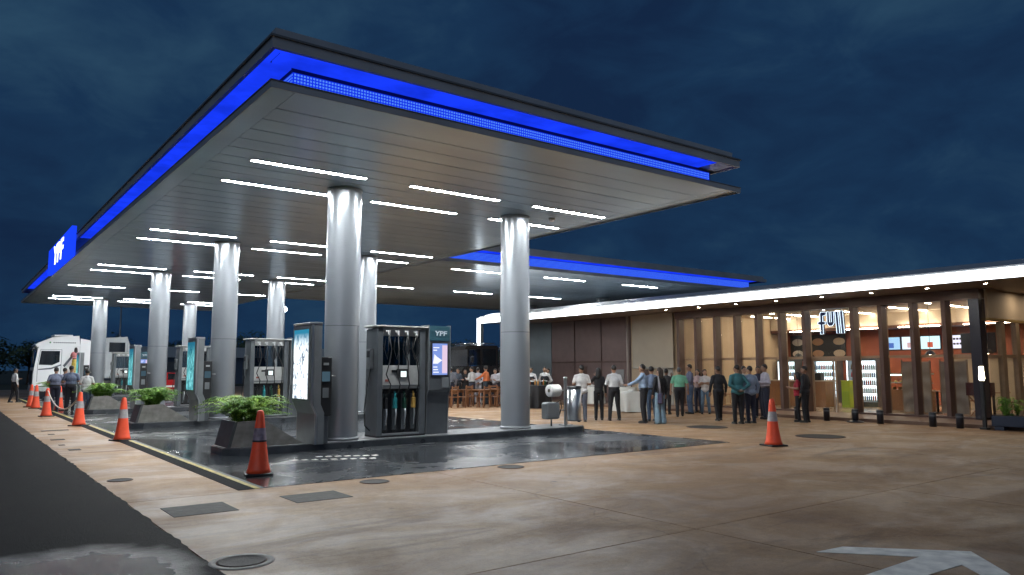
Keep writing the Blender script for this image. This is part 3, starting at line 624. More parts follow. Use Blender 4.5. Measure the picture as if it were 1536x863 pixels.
# bin, paper roll and washer post at the right end of the nearest island
t = tag(empty('service_post', (13.36, 15.30, .15)), 'steel post with service box at the right end of the nearest island', 'post')
MB().box(-.035, .035, -.035, .035, .012, 1.18, .006).build('post', M_steel, t); MB().box(-.14, .14, -.12, .12, 0, .012).build('foot_plate', M_dgrey, t); MB().lathe([(.05, 1.18), (.05, 1.27), (.04, 1.275)], n=16).build('post_cap', M_steel, t)
MB().box(-.75, -.30, -.13, .13, .18, .62, .05).build('water_box', M_mgrey, t); MB().tube([(-.30, 0, .4), (-.03, 0, .4)], .018).build('bracket', M_steel, t); MB().tube([(-.5, 0, 0.0), (-.5, 0, .18)], .022).build('box_leg', M_dgrey, t)
MB().tube([(-.30, -.05, .2), (-.20, -.08, .5), (-.28, -.1, .66), (-.42, -.1, .60)], .015).build('hose', M_rub, t); MB().tube([(-.42, 0, .92), (-.03, 0, .92)], .015).build('roll_axle', M_steel, t); MB().tube([(.03, 0, .7), (.1, 0, .7)], .015).build('bin_bracket', M_steel, t)
t = tag(empty('paper_roll', (12.93, 15.28, 1.07)), 'large white paper roll on the post beside the steel bin', 'paper roll')
MB().lathe([(.05, -.16), (.155, -.16), (.16, -.15), (.16, .15), (.155, .16), (.05, .16)], n=32, axis='x', caps=False).build('paper', mat('white paper', (.78, .77, .74), .85, vary=.05), t)
MB().lathe([(.05, -.161), (.05, .161), (.04, .161), (.04, -.161), (.05, -.161)], n=20, axis='x', caps=False).build('cardboard_core', mat('cardboard', (.12, .09, .06), .8), t)
t = tag(empty('litter_bin', (13.66, 15.30, .25)), 'brushed steel cylindrical litter bin hung on the island post', 'bin')
MB().lathe([(.19, 0), (.20, .01), (.20, .90), (.19, .90)], n=40, caps=True).build('drum', M_steel, t); MB().lathe([(.21, .86), (.21, .93), (.17, .93), (.17, .88)], n=40, caps=False).build('rim', M_black, t); MB().lathe([(.205, .0), (.205, .03)], n=40, caps=False).build('bottom_ring', M_dgrey, t)

# traffic cones
M_cone = mat('orange cone plastic', (.92, .10, .035), .42, vary=.08, scale=5); M_refl = mat('white reflective sleeve', (.40, .38, .39), .35, vary=.2, scale=14); M_refl2 = mat('grey purple scuffed sleeve', (.22, .19, .26), .4, vary=.5, scale=9)
def make_cone(sleeve=M_refl):
    t = empty('traffic_cone', (0, 0, 0))
    MB().box(-.21, .21, -.21, .21, 0, .035, .012).build('base', M_rub, t)
    MB().lathe([(.19, .035), (.165, .10), (.142, .22), (.120, .38), (.104, .52), (.085, .70), (.060, .92), (.045, .985), (.02, 1.0)], n=28).build('body', M_cone, t)
    MB().lathe([(.1065, .52), (.0865, .70), (.0835, .725)], n=28, caps=False).build('reflective_sleeve', sleeve, t)
    return t
c0 = make_cone(); cs = make_cone(M_refl2)
for b in [MB().lathe([(.1085, .51), (.1065, .535)], n=28, caps=False).build('dark_band', M_black, cs)]: pass
cones = [(4.05, 11.96, 'traffic cone with scuffed grey sleeve at the corner of the wet paving, nearest of all', cs), (3.45, 19.72, 'orange traffic cone beside the second island, second nearest of the row', c0), (3.31, 25.65, 'orange traffic cone of the row holding the right end of the chain', None), (3.03, 31.49, 'orange traffic cone of the row holding the left end of the chain', None),
         (3.27, 38.28, 'orange traffic cone far along the drain, right one of the far pair', None), (3.22, 39.9, 'orange traffic cone far along the drain, last of the row', None), (3.87, 35.78, 'small looking orange cone behind the chain among the legs', None), (14.24, 9.59, 'lone orange traffic cone with white sleeve on concrete at right', None)]
for x, y, lab, src in cones:
    o = src if src else copy_tree(c0); o.location = (x, y, .008 if x > 3.72 and x < 14.1 and y > 10.6 else .0); o.rotation_euler.z = (x * 7 + y) % 1.5; tag(o, lab, 'traffic cone', 'orange traffic cones')
pts = []
for i in range(17):
    f = i / 16; pts.append((3.31 + (3.03 - 3.31) * f, 25.65 + (31.49 - 25.65) * f, .93 - .55 * (1 - (2 * f - 1) ** 2)))
t = tag(empty('barrier_chain', (3.17, 28.5, 0)), 'pale plastic chain slung between two orange cones', 'chain')
mb = MB(); ch = mb.tube(pts, .022, 6).build('chain', mat('pale plastic chain', (.5, .44, .40), .5, vary=.4, scale=30), t); ch.location = -Vector(t.location)
for e in (pts[0], pts[-1]): o = MB().tube([(e[0] - .03, e[1], e[2]), (e[0] + .03, e[1], e[2] + .04)], .02, 6).build('hook', M_black, t); o.location = -Vector(t.location)

# ================================================================== SHOP
M_fin = mat('dark brown cladding', (.085, .046, .036), .42, vary=.15, scale=3); M_mull = mat('bronze beige frame', (.34, .235, .15), .4, .1, vary=.08)
M_terra = mat('terracotta wall', (.36, .10, .05), .6, vary=.07, scale=2); M_beige = mat('beige plaster', (.46, .36, .25), .7, vary=.06, scale=2); M_ceil = mat('cream ceiling', (.50, .42, .33), .7)
M_soff = mat('taupe soffit', (.24, .185, .15), .55, vary=.05); M_slate = mat('slate blue wall', (.15, .185, .21), .6, vary=.12, scale=1.5); M_brown = mat('brown wall panel', (.13, .085, .080), .5, vary=.12, scale=2.5)
M_screenp = mat('beige roller screen', (.38, .34, .275), .75, vary=.04, scale=2); M_glass = glass('shop glass'); M_tile = mat('pale floor tile', (.42, .33, .24), .22, vary=.12, scale=2)
M_strip = glow('white light band', (.90, .96, 1.0), 5.0); M_down = glow('downlight lens', (1.0, .84, .64), 420.0); M_led = glow('ceiling led line', (1.0, .84, .62), 42.0); M_woodw = wood_mat('warm wood', (.24, .11, .045), (.38, .19, .08))
shop = tag(empty('convenience_store', (25, 15, 0)), 'low glass fronted shop with dark fins and a white light band along its roof', 'building')
S = lambda mb, name, m, parent=shop: P(mb, name, m, parent)
ZB, ZS = .10, 4.03
# roof, light band, soffit
S(MB().box(22.42, 34.0, -2, 32.62, 4.06, 4.29), 'roof_slab', M_fascia2)
S(MB().prism([(22.46, 4.292), (22.46, 4.36), (23.3, 4.60), (34.0, 4.66), (34.0, 4.292)], -2, 32.60, 'y'), 'roof_sheet', mat('grey roof sheet', (.42, .43, .44), .5, .3, vary=.1))
S(MB().box(22.37, 22.415, -2, 32.66, 4.02, 4.30), 'light_band', M_strip)
S(MB().box(22.37, 22.415, 32.40, 32.66, .0, 4.016), 'light_band', M_strip)
S(MB().box(22.42, 22.62, 32.42, 32.62, .0, 4.05), 'end_post', M_fascia2)
for i in range(14):
    y0 = -2 + i * 2.3; S(MB().box(22.42, 24.98, y0 + .006, min(y0 + 2.294, 29.98), ZS, ZS + .025), 'soffit_panel', M_soff)
S(MB().box(24.99, 33.9, -2, 9.32, ZS, ZS + .025), 'soffit_panel', M_soff)
dl = MB().lathe([(.001, -.004), (.055, -.004)], n=16, caps=False).mesh('lens', M_down); dr_ = MB().lathe([(.075, 0), (.075, -.008), (.056, -.008), (.056, 0)], n=16, caps=False).mesh('downlight', M_lgrey)
for x, y in [(27.0, 8.74), (28.6, 8.74)] + [(23.5, q) for q in (20.6, 18.93, 17.2, 15.5, 13.75, 12.06, 10.34, 8.74, 7.0, 5.3)]:
    o = inst('downlight', dr_, shop, Vector((x, y, ZS)) - Vector(shop.location)); inst('lens', dl, o)
for y in (23.6, 25.6): o = inst('downlight', MB().lathe([(.06, 0), (.06, -.01), (.001, -.01)], n=14, caps=False).mesh('downlight', mat('unlit downlight', (.5, .5, .5), .3)), shop, Vector((23.5, y, ZS)) - Vector(shop.location))
# facade
finY = [9.58, 10.47, 11.45, 12.47, 13.44, 15.26, 16.24, 17.24, 18.22, 19.20, 20.18, 21.10]
fm = MB().box(-.24, .10, -.065, .065, 0, 3.72, .006).mesh('fin', M_fin); mm = MB().box(.10, .20, -.05, .05, 0, 3.72).mesh('mullion', M_mull)
for i, y in enumerate(finY):
    if i == 0: S(MB().box(24.70, 25.12, 9.42, 9.72, ZB, 3.72, .01), 'corner_post', mat('dark corner post', (.022, .02, .03), .22))
    else: inst('fin', fm, shop, Vector((25, y, ZB)) - Vector(shop.location))
    inst('mullion', mm, shop, Vector((25, y, ZB)) - Vector(shop.location))
S(MB().box(24.72, 25.22, 9.42, 21.22, 3.725, ZS - .003), 'header_beam', M_fin)
S(MB().box(24.72, 25.22, 9.42, 13.3, ZB - .02, ZB + .06), 'sill', M_fin); S(MB().box(24.72, 25.22, 15.4, 21.22, ZB - .02, ZB + .06), 'sill', M_fin)
for a, b in zip(finY[:-1], finY[1:]):
    S(MB().box(25.10, 25.19, a + .06, b - .06, 1.97, 2.06), 'transom', M_mull)
    S(MB().box(25.135, 25.147, a + .052, b - .052, 2.062, 3.722), 'pane', M_glass)
    if b - a < 1.5: S(MB().box(25.135, 25.147, a + .052, b - .052, ZB + .07, 1.968), 'pane', M_glass)
# glazed door in the wide bay
for y0, y1 in ((13.51, 14.33), (14.37, 15.19)):
    d = S(MB().box(25.13, 25.17, y0, y0 + .05, ZB, 1.965).box(25.13, 25.17, y1 - .05, y1, ZB, 1.965).box(25.13, 25.17, y0 + .05, y1 - .05, 1.90, 1.965), 'door', M_mull)
    MB().box(25.145, 25.155, y0 + .052, y1 - .052, ZB + .005, 1.898).build('door_glass', M_glass, d)
# wall with roller screen, brown panelling, slate end wall
S(MB().box(25.0, 25.25, 21.23, 24.05, ZB - .05, ZS), 'wall', M_beige)
S(MB().box(24.80, 24.86, 21.42, 23.78, 1.68, ZS - .002), 'roller_screen', M_screenp); S(MB().tube([(24.83, 21.42, 1.68), (24.83, 23.78, 1.68)], .03), 'screen_bar', M_lgrey)
S(MB().box(24.95, 24.998, 21.6, 22.35, ZB, 1.66), 'service_door', mat('pale grey door', (.34, .33, .30), .5)); S(MB().box(24.95, 24.998, 22.9, 23.3, ZB, 1.6), 'dark_panel', M_fin)
S(MB().tube([(24.7, 24.0, ZB), (24.7, 24.0, ZS)], .045), 'down_pipe', mat('pale pipe', (.34, .30, .28), .4))
S(MB().box(25.03, 25.25, 24.06, 29.7, -.05, ZS), 'wall', M_fin)
for y0, y1 in ((24.12, 25.95), (26.02, 27.85), (27.92, 29.66)):
    for z0, z1 in ((.05, 1.92), (1.99, 4.0)): S(MB().box(24.99, 25.028, y0, y1, z0, z1, .006), 'wall_panel', M_brown)
S(MB().box(24.95, 24.988, 24.5, 25.3, .05, 1.6), 'vent_door', mat('grey vent door', (.2, .2, .2), .5)); S(MB().box(24.96, 24.988, 27.0, 27.45, .9, 1.75), 'vent_door', M_fin)
S(MB().box(25.0, 25.25, 29.71, 32.4, -.05, ZS), 'end_wall', M_slate)
S(MB().box(25.26, 33.9, 29.5, 29.7, -.05, ZS), 'rear_end_wall', M_slate)
# interior shell
S(MB().box(25.2, 33.0, 9.44, 21.3, ZB, ZB + .006), 'shop_floor', M_tile)
S(MB().box(33.0, 33.2, 9.3, 29.4, ZB - .1, ZS), 'back_wall', M_terra)
S(MB().box(25.26, 32.99, 21.24, 21.40, ZB, ZS), 'side_wall', M_beige)
S(MB().box(25.23, 32.99, 9.45, 21.2, 3.955, 4.02), 'ceiling', M_ceil)
S(MB().box(31.6, 32.98, 9.5, 21.2, 3.30, 3.42), 'bulkhead', mat('dark wood bulkhead', (.10, .04, .025), .5)); S(MB().box(31.62, 32.98, 9.5, 21.2, 3.425, 3.95), 'bulkhead_face', M_ceil)
S(MB().box(33.0, 33.2, -2, 9.2, ZB - .1, ZS), 'terrace_wall', M_beige)
for yy in (3.2, -1.8): S(MB().box(22.9, 23.1, yy - .1, yy + .1, ZB, ZS), 'terrace_post', M_fin)
for x, ln in ((26.4, 1.3), (28.6, 1.5), (30.4, 1.5)):
    for y in (10.4, 12.3, 14.0, 16.2, 18.6, 20.2):
        S(MB().box(x + (y * 3 % .5), x + ln + (y * 3 % .5), y - .035, y + .035, 3.93, 3.954), 'ceiling_light', M_led)
for y in (11, 13.5, 16, 18.5): S(MB().box(31.50, 31.59, y, y + 1.6, 3.31, 3.34), 'ceiling_light', M_led)
S(MB().box(26.1, 27.3, 9.9, 12.6, 3.925, 3.953, .005), 'purple_light', glow('purple cove light', (.22, .10, .75), .8))
S(MB().box(30.4, 30.5, 9.5, 12.9, ZB + .01, 1.98), 'low_partition', mat('cream partition', (.56, .46, .33), .6, vary=.08)); S(MB().box(30.36, 30.54, 9.5, 12.9, 1.985, 2.05), 'partition_cap', M_mull)
# side elevation facing the lamp post
S(MB().box(25.13, 33.0, 9.34, 9.42, 3.15, ZS), 'spandrel', M_beige)
S(MB().box(25.13, 33.0, 9.30, 9.42, 3.07, 3.148), 'lintel', mat('brass trim', (.55, .38, .16), .35, .6)); S(MB().box(25.13, 33.0, 9.36, 9.44, 1.95, 2.04), 'transom', M_mull)
f2 = MB().box(-.14, .14, -.05, .10, 0, 2.96, .006).mesh('fin', mat('pale wood fin', (.30, .21, .13), .5, vary=.12, scale=5))
for i in range(7): inst('fin', f2, shop, Vector((26.08 + i * 1.16, 9.36, ZB)) - Vector(shop.location))
for i in range(7):
    xa = 25.14 if i == 0 else 26.23 + (i - 1) * 1.16; xb = 25.93 + i * 1.16
    S(MB().box(xa, xb, 9.385, 9.395, ZB, 1.948), 'pane', M_glass); S(MB().box(xa, xb, 9.385, 9.395, 2.042, 3.068), 'pane', M_glass)

# shop sign of lit tubing: F U and two slanted bars
fs = tag(empty('shop_sign', (25.62, 14.62, 3.28)), 'navy letter sign FULL with white lit outlines hanging inside the shop front', 'sign')
M_navy = mat('navy letter face', (.008, .02, .09), .4); M_neon = glow('white neon', (.72, .86, 1.0), 2.4)
def letter(poly_front, outline):
    o = MB().prism(poly_front, -.05, .05, 'x').build('letter', M_navy, fs)
    for l in outline: MB().tube([(-.07, a, b) for a, b in l], .010, 6).build('neon_outline', M_neon, o)
# local y grows to the left in view; build with y = -(reading direction)
Fp = [(.44, -.40), (.33, -.40), (.33, -.05), (.24, -.05), (.24, .05), (.33, .05), (.33, .26), (.22, .28), (.22, .40), (.40, .40), (.44, .34), (.44, .05), (.53, .05), (.53, -.05), (.44, -.05)]
Up = [(.17, .40), (.17, -.02), (.10, -.12), (-.03, -.12), (-.10, -.02), (-.10, .40), (0.0, .40), (0.0, .02), (.07, .02), (.07, .40)]
La = [(-.15, .40), (-.19, -.40), (-.30, -.40), (-.26, .40)]; Lb = [(-.33, .40), (-.37, -.40), (-.48, -.40), (-.44, .40)]
for pl_ in (Fp, Up, La, Lb): letter(pl_, [pl_ + pl_[:1]])
for y in (.4, -.4): MB().tube([(0, y, .4), (0, y, .57)], .008, 6).build('hanger', M_steel, fs)

# menu screens on the back wall
for i, (y0, y1, c1, lab) in enumerate([(15.72, 16.5, (.35, .55, .75), 'blue lit menu screen, left one of the row on the terracotta wall'), (14.95, 15.68, (.75, .85, .95), 'pale lit menu screen, second of the row on the terracotta wall'), (14.08, 14.9, (.65, .90, .95), 'pale cyan menu screen, third of the row on the terracotta wall'), (12.9, 13.75, (.85, .80, .95), 'white menu screen with dark print, right one of the row on the terracotta wall')]):
    t = tag(empty('menu_screen', (32.97, (y0 + y1) / 2, 2.70)), lab, 'screen', 'menu screens on the back wall'); h = (y1 - y0) / 2
    MB().box(-.05, 0, -h, h, -.29, .29, .006).build('casing', M_black, t); s = MB().box(-.056, -.051, -h + .025, h - .025, -.265, .265).build('picture', glow('menu picture %d' % i, c1, 1.5), t)
    if i == 3:
        for r in (-.12, .08):
            for k in range(5): MB().box(-.06, -.0565, -.3 + k * .12, -.21 + k * .12, r, r + .08).build('print', M_black, s)
    else: MB().box(-.06, -.0565, -.1, .12, -.2, .02).build('print', glow('menu print %d' % i, [(.1, .2, .6), (.8, .5, .5), (.75, .15, .08)][i], 1.0), s)
t = tag(empty('wall_screen', (28.6, 11.0, 2.50)), 'dark switched off screen hanging behind the pale fins at right', 'screen'); MB().box(-.03, .03, -.55, .55, -.35, .35, .01).build('casing', M_black, t); MB().tube([(.02, 0, .35), (.02, 0, 1.35)], .02).build('hanger', M_dgrey, t)

# refrigerated cabinets
def fridge(y0, y1, x, h, lab, cool):
    t = tag(empty('drinks_fridge', (x, (y0 + y1) / 2, ZB + .006)), lab, 'fridge', 'drinks fridges'); a = (y1 - y0) / 2; G = glow('fridge light %s' % cool, (.80, .95, 1.0) if cool else (.9, .97, 1.0), 3.0)
    MB().box(.0, .65, -a, a, 0, .18).box(0, .65, -a, a, h - .16, h).box(.05, .65, -a, -a + .05, .18, h - .16).box(.05, .65, a - .05, a, .18, h - .16).box(.6, .65, -a + .05, a - .05, .18, h - .16).build('cabinet', M_dgrey, t)
    MB().box(.57, .595, -a + .06, a - .06, .2, h - .17).build('light_panel', G, t); MB().box(.02, .06, a - .045, a - .01, .18, h - .16).build('light_tube', G, t)
    cols_ = [(.45, .03, .03), (.05, .10, .30), (.30, .18, .05), (.04, .18, .06), (.4, .4, .42)]
    for k in range(5):
        z = .22 + k * (h - .45) / 5; s = MB().box(.12, .56, -a + .06, a - .06, z, z + .02).build('shelf', M_lgrey, t)
        n = int((2 * a - .14) / .085)
        for q in range(n): MB().lathe([(.032, 0), (.034, .02), (.034, .14), (.014, .19), (.012, .23)], n=8).build('bottle', mat('bottle %d' % ((k * 2 + q // 3) % 5), cols_[(k * 2 + q // 3) % 5], .25), s, (.2, -a + .10 + q * .085, z + .02))
    MB().box(.0, .012, -a + .06, a - .06, .19, h - .17).build('door', M_glass, t)
fridge(15.15, 16.4, 29.6, 2.0, 'tall white lit drinks fridge with shelves seen through the shop door', False)
fridge(18.0, 19.3, 31.6, 2.0, 'cyan lit drinks fridge at the back wall behind the door fin', True)
fridge(20.0, 20.9, 31.6, 2.0, 'narrow cyan lit drinks fridge in the far left of the shop', True)
t = tag(empty('display_stand', (28.6, 15.62, ZB + .006)), 'lime green display stand left of the lit fridge', 'stand'); Ml = mat('lime green panel', (.38, .52, .03), .4)
MB().box(-.25, .25, -.02, .32, 0, 1.02, .01).build('body', Ml, t); MB().box(-.26, .26, -.03, .33, 1.02, 1.05).build('top', mat('lime rim', (.5, .62, .1), .4), t); MB().box(-.27, -.251, .0, .3, .1, .62).build('front_panel', mat('lime front', (.30, .46, .03), .4), t)
t = tag(empty('service_counter', (28.2, 16.3, ZB + .006)), 'brown wood service counter behind the shop door', 'counter')
MB().box(-.3, .35, .05, 2.6, 0, 1.0).build('front', M_woodw, t); MB().box(-.36, .42, 0, 2.65, 1.0, 1.05, .01).build('worktop', mat('pale worktop', (.5, .42, .32), .3), t); MB().box(-.2, .1, .3, .7, 1.05, 1.35, .02).build('till', M_black, t); MB().box(-.2, .05, 1.2, 1.5, 1.05, 1.25, .02).build('till', M_black, t)
t = tag(empty('pastry_case', (28.3, 13.35, ZB + .006)), 'glass pastry case with lit shelf in the shop', 'display case')
MB().box(-.35, .35, -.8, .8, 0, .75).build('base', M_woodw, t); MB().box(-.33, .33, -.78, .78, .98, 1.0).build('shelf', M_lgrey, t); MB().box(-.35, -.34, -.8, .8, .75, 1.3).build('front_glass', M_glass, t); MB().box(-.35, .35, -.8, .8, 1.3, 1.34).build('top', M_lgrey, t); MB().box(-.25, -.15, -.75, .75, 1.26, 1.295).build('light_tube', glow('case light', (.75, 1.0, .85), 8), t)
for k in range(7): MB().ell((-.1, -.66 + k * .22, .80), (.09, .07, .05), 10, 6).build('pastry', mat('pastry', (.42, .22, .07), .6), t); MB().ell((-.05, -.6 + k * .2, 1.04), (.07, .06, .04), 10, 6).build('pastry', mat('pastry'), t)
# printed glass screens
def mural_mat():
    m = bpy.data.materials.new('printed screen'); m.use_nodes = True; tt = m.node_tree; p = tt.nodes['Principled BSDF']; c = tt.nodes.new('ShaderNodeTexCoord'); v = tt.nodes.new('ShaderNodeTexVoronoi'); v.feature = 'DISTANCE_TO_EDGE'; v.inputs['Scale'].default_value = 3.0; tt.links.new(c.outputs['Object'], v.inputs['Vector'])
    n = tt.nodes.new('ShaderNodeTexWave'); n.wave_type = 'RINGS'; n.inputs['Scale'].default_value = .7; n.inputs['Distortion'].default_value = 6; n.inputs['Detail'].default_value = 4; tt.links.new(c.outputs['Object'], n.inputs['Vector'])
    r = tt.nodes.new('ShaderNodeValToRGB'); r.color_ramp.elements[0].color = (.30, .24, .19, 1); r.color_ramp.elements[1].color = (.44, .37, .30, 1); tt.links.new(n.outputs[0], r.inputs[0]); tt.links.new(r.outputs[0], p.inputs['Base Color']); p.inputs['Roughness'].default_value = .5; return m
M_mural = mural_mat()
for y0, y1, lab in ((11.7, 12.6, 'grey patterned partition with rings behind the left of two dining bays'), (10.55, 11.35, 'grey patterned partition behind the right of two dining bays')):
    t = tag(empty('partition', (26.4, (y0 + y1) / 2, ZB + .006)), lab, 'partition', 'patterned partitions'); h = (y1 - y0) / 2; MB().box(-.02, .02, -h, h, .05, 1.75).build('panel', M_mural, t); MB().box(-.03, .03, -h - .03, -h, 0, 1.8).box(-.03, .03, h, h + .03, 0, 1.8).build('frame', M_mull, t)
t = tag(empty('menu_board', (32.9, 22.0, 2.7)), 'black board with pale food pictures in the far left of the shop', 'board')
t.location = (32.94, 19.6, 2.6); MB().box(-.04, 0, -1.4, 1.4, -.6, .6).build('board', M_black, t)
for k in range(6): MB().ell((-.045, -1.1 + (k % 3) * 1.05, -.28 + (k // 3) * .55), (.01, .3, .17), 14, 8).build('picture', mat('dish %d' % (k % 3), [(.5, .4, .3), (.35, .2, .12), (.55, .5, .45)][k % 3], .6), t)
# dining furniture
def chair_small(x, y, rz, lab):
    t = tag(empty('dining_chair', (x, y, ZB + .006), rz), lab, 'chair', 'wooden chairs in the shop')
    MB().box(-.21, .21, -.21, .21, .43, .47, .01).build('seat', M_woodw, t); MB().box(-.20, .20, .18, .21, .62, .90, .01).build('backrest', M_woodw, t)
    for sx in (-1, 1):
        MB().bar((sx * .18, -.18, 0), (sx * .17, -.17, .43), .035, .035).build('leg', M_woodw, t); MB().bar((sx * .18, .20, 0), (sx * .18, .195, .9), .035, .035).build('leg', M_woodw, t)
def table_small(x, y, lab):
    t = tag(empty('dining_table', (x, y, ZB + .006)), lab, 'table', 'wooden tables in the shop'); MB().box(-.38, .38, -.38, .38, .72, .75, .008).build('table_top', M_woodw, t); MB().lathe([(.04, .03), (.04, .72)], n=12).build('pedestal', M_black, t); MB().lathe([(.25, 0), (.24, .03)], n=20).build('foot', M_black, t)
for i, (x, y) in enumerate([(27.4, 10.2), (27.3, 11.9), (26.6, 19.6)]):
    w_ = ['nearest the corner post', 'behind the patterned partitions', 'at the far left of the shop'][i]
    table_small(x, y, 'square wooden table ' + w_)
    for k, s in ((0, -1), (1, 1)): chair_small(x, y + s * .62, 0 if s > 0 else math.pi, 'wooden dining chair %s of the table %s' % (['right', 'left'][k], w_))
t = tag(empty('host_desk', (25.75, 9.98, ZB + .006)), 'dark red box desk on crossed legs beside the corner post', 'desk'); MB().box(-.2, .2, -.38, .30, .68, 1.08, .01).build('box', mat('dark red box', (.10, .015, .015), .4), t)
for s in (-.15, .15): MB().bar((s, -.3, 0), (s, .25, .68), .04, .03).bar((s, .25, 0), (s, -.3, .68), .04, .03).build('crossed_leg', M_woodw, t)
for i, (x, y) in enumerate([(27.2, 10.2), (27.2, 12.0), (27.8, 17.4)]):
    t = tag(empty('pendant_lamp', (x, y, 2.1)), 'dark pendant lamp hanging in the shop, %s' % ['beside the corner post', 'behind the patterned partitions', 'over the service counter'][i], 'lamp', 'pendant lamps'); MB().lathe([(.18, 0), (.12, .10), (.03, .15)], n=20, caps=False).build('shade', M_black, t); MB().tube([(0, 0, .15), (0, 0, 1.82)], .008, 6).build('cord', M_black, t); MB().ell((0, 0, .04), (.05, .05, .05)).build('bulb', glow('pendant bulb', (1, .8, .5), 20), t)

# bollards, lamp post and long planter on the kerb line
M_boll = mat('black bollard', (.012, .014, .022), .4, vary=.2, scale=8)
for i, y in enumerate([14.1, 13.08, 12.15, 11.38, 9.89, 9.18]):
    t = tag(empty('bollard', (22.32, y, 0)), 'short black bollard in front of the shop, %s from the left' % ords[i], 'bollard', 'black bollards along the shop'); h = .40
    MB().lathe([(.095, 0), (.095, h - .02), (.085, h)], n=20).build('post', M_boll, t); MB().lathe([(.1, h * .72), (.1, h * .84)], n=20, caps=False).build('band', M_dgrey, t)
    if i == 2: MB().lathe([(.26, 0), (.24, .03), (.10, .06)], n=20).build('weighted_foot', M_boll, t)
t = tag(empty('lamp_post', (22.42, 8.60, 0)), 'slim black post with glowing white lamp beside the corner of the shop', 'lamp')
MB().box(-.10, .10, -.10, .10, 0, .05, .008).build('foot', M_black, t); MB().box(-.045, .045, -.045, .045, .05, 1.30, .006).build('post', M_black, t); MB().lathe([(.055, 1.30), (.075, 1.36), (.06, 1.55), (.055, 1.68)], n=18).build('lamp_glass', glow('warm lamp glass', (1.0, .88, .62), 12), t); MB().lathe([(.06, 1.68), (.05, 1.71)], n=18).build('lamp_cap', M_black, t)
t = tag(empty('long_planter', (22.5, 8.4, 0)), 'long low navy planter box by the lamp post at right', 'planter')
MB().box(-.2, .35, -4.2, .0, .10, .38, .02).build('trough', mat('navy planter', (.02, .032, .06), .35), t)
for y in (-.16, -1.6, -3.0): MB().box(-.16, .30, y - .12, y + .10, 0, .11).build('foot', mat('navy planter'), t)
MB().box(-.15, .30, -4.15, -.05, .30, .385).build('soil', M_soil, t)
for k in range(7):
    f = make_fern(70 + k, 9, .36); f.location = (22.58, 8.0 - k * .58, .38); tag(f, 'small leafy plant in the long navy planter, %s from the left' % ords[k], 'plant', 'plants in the long planter'); f.scale = (1, .8, .9)

# ================================================================== PEOPLE
SKIN = [(.30, .17, .11), (.22, .12, .075), (.36, .22, .15), (.16, .085, .055)]
def remesh(mb, vox, smooth=4):
    me = mb.mesh('tmp', []); o = bpy.data.objects.new('tmp', me); col.objects.link(o)
    r = o.modifiers.new('r', 'REMESH'); r.mode = 'VOXEL'; r.voxel_size = vox; r.use_smooth_shade = True
    s = o.modifiers.new('s', 'SMOOTH'); s.iterations = smooth; s.factor = .5
    dg = bpy.context.evaluated_depsgraph_get(); res = bpy.data.meshes.new_from_object(o.evaluated_get(dg)); bpy.data.objects.remove(o); bpy.data.meshes.remove(me); return res
def hand(mb, w, d, side, k):
    # palm, four fingers of unequal length and a thumb from the side of the palm
    d = Vector(d).normalized(); s = d.cross(Vector((0, 0, 1)) if abs(d.z) < .8 else Vector((0, 1, 0))).normalized(); n = s.cross(d)
    w = Vector(w); mb.cap(w, w + d * .075, .030, .036, 8)
    for i, ln in enumerate((.062, .074, .068, .052)):
        b = w + d * .085 + s * (i - 1.5) * .019; m = b + d * ln * .55 + n * .006 * k; mb.cap(b, m, .0095, .009, 6); mb.cap(m, m + (d * .8 + n * .6 * k).normalized() * ln * .5, .009, .0075, 6)
    t = w + d * .03 - s * .03 * side; mb.cap(t, t + (d * .6 - s * .75 * side).normalized() * .04, .012, .010, 6); t2 = t + (d * .6 - s * .75 * side).normalized() * .042; mb.cap(t2, t2 + d * .03, .010, .008, 6)
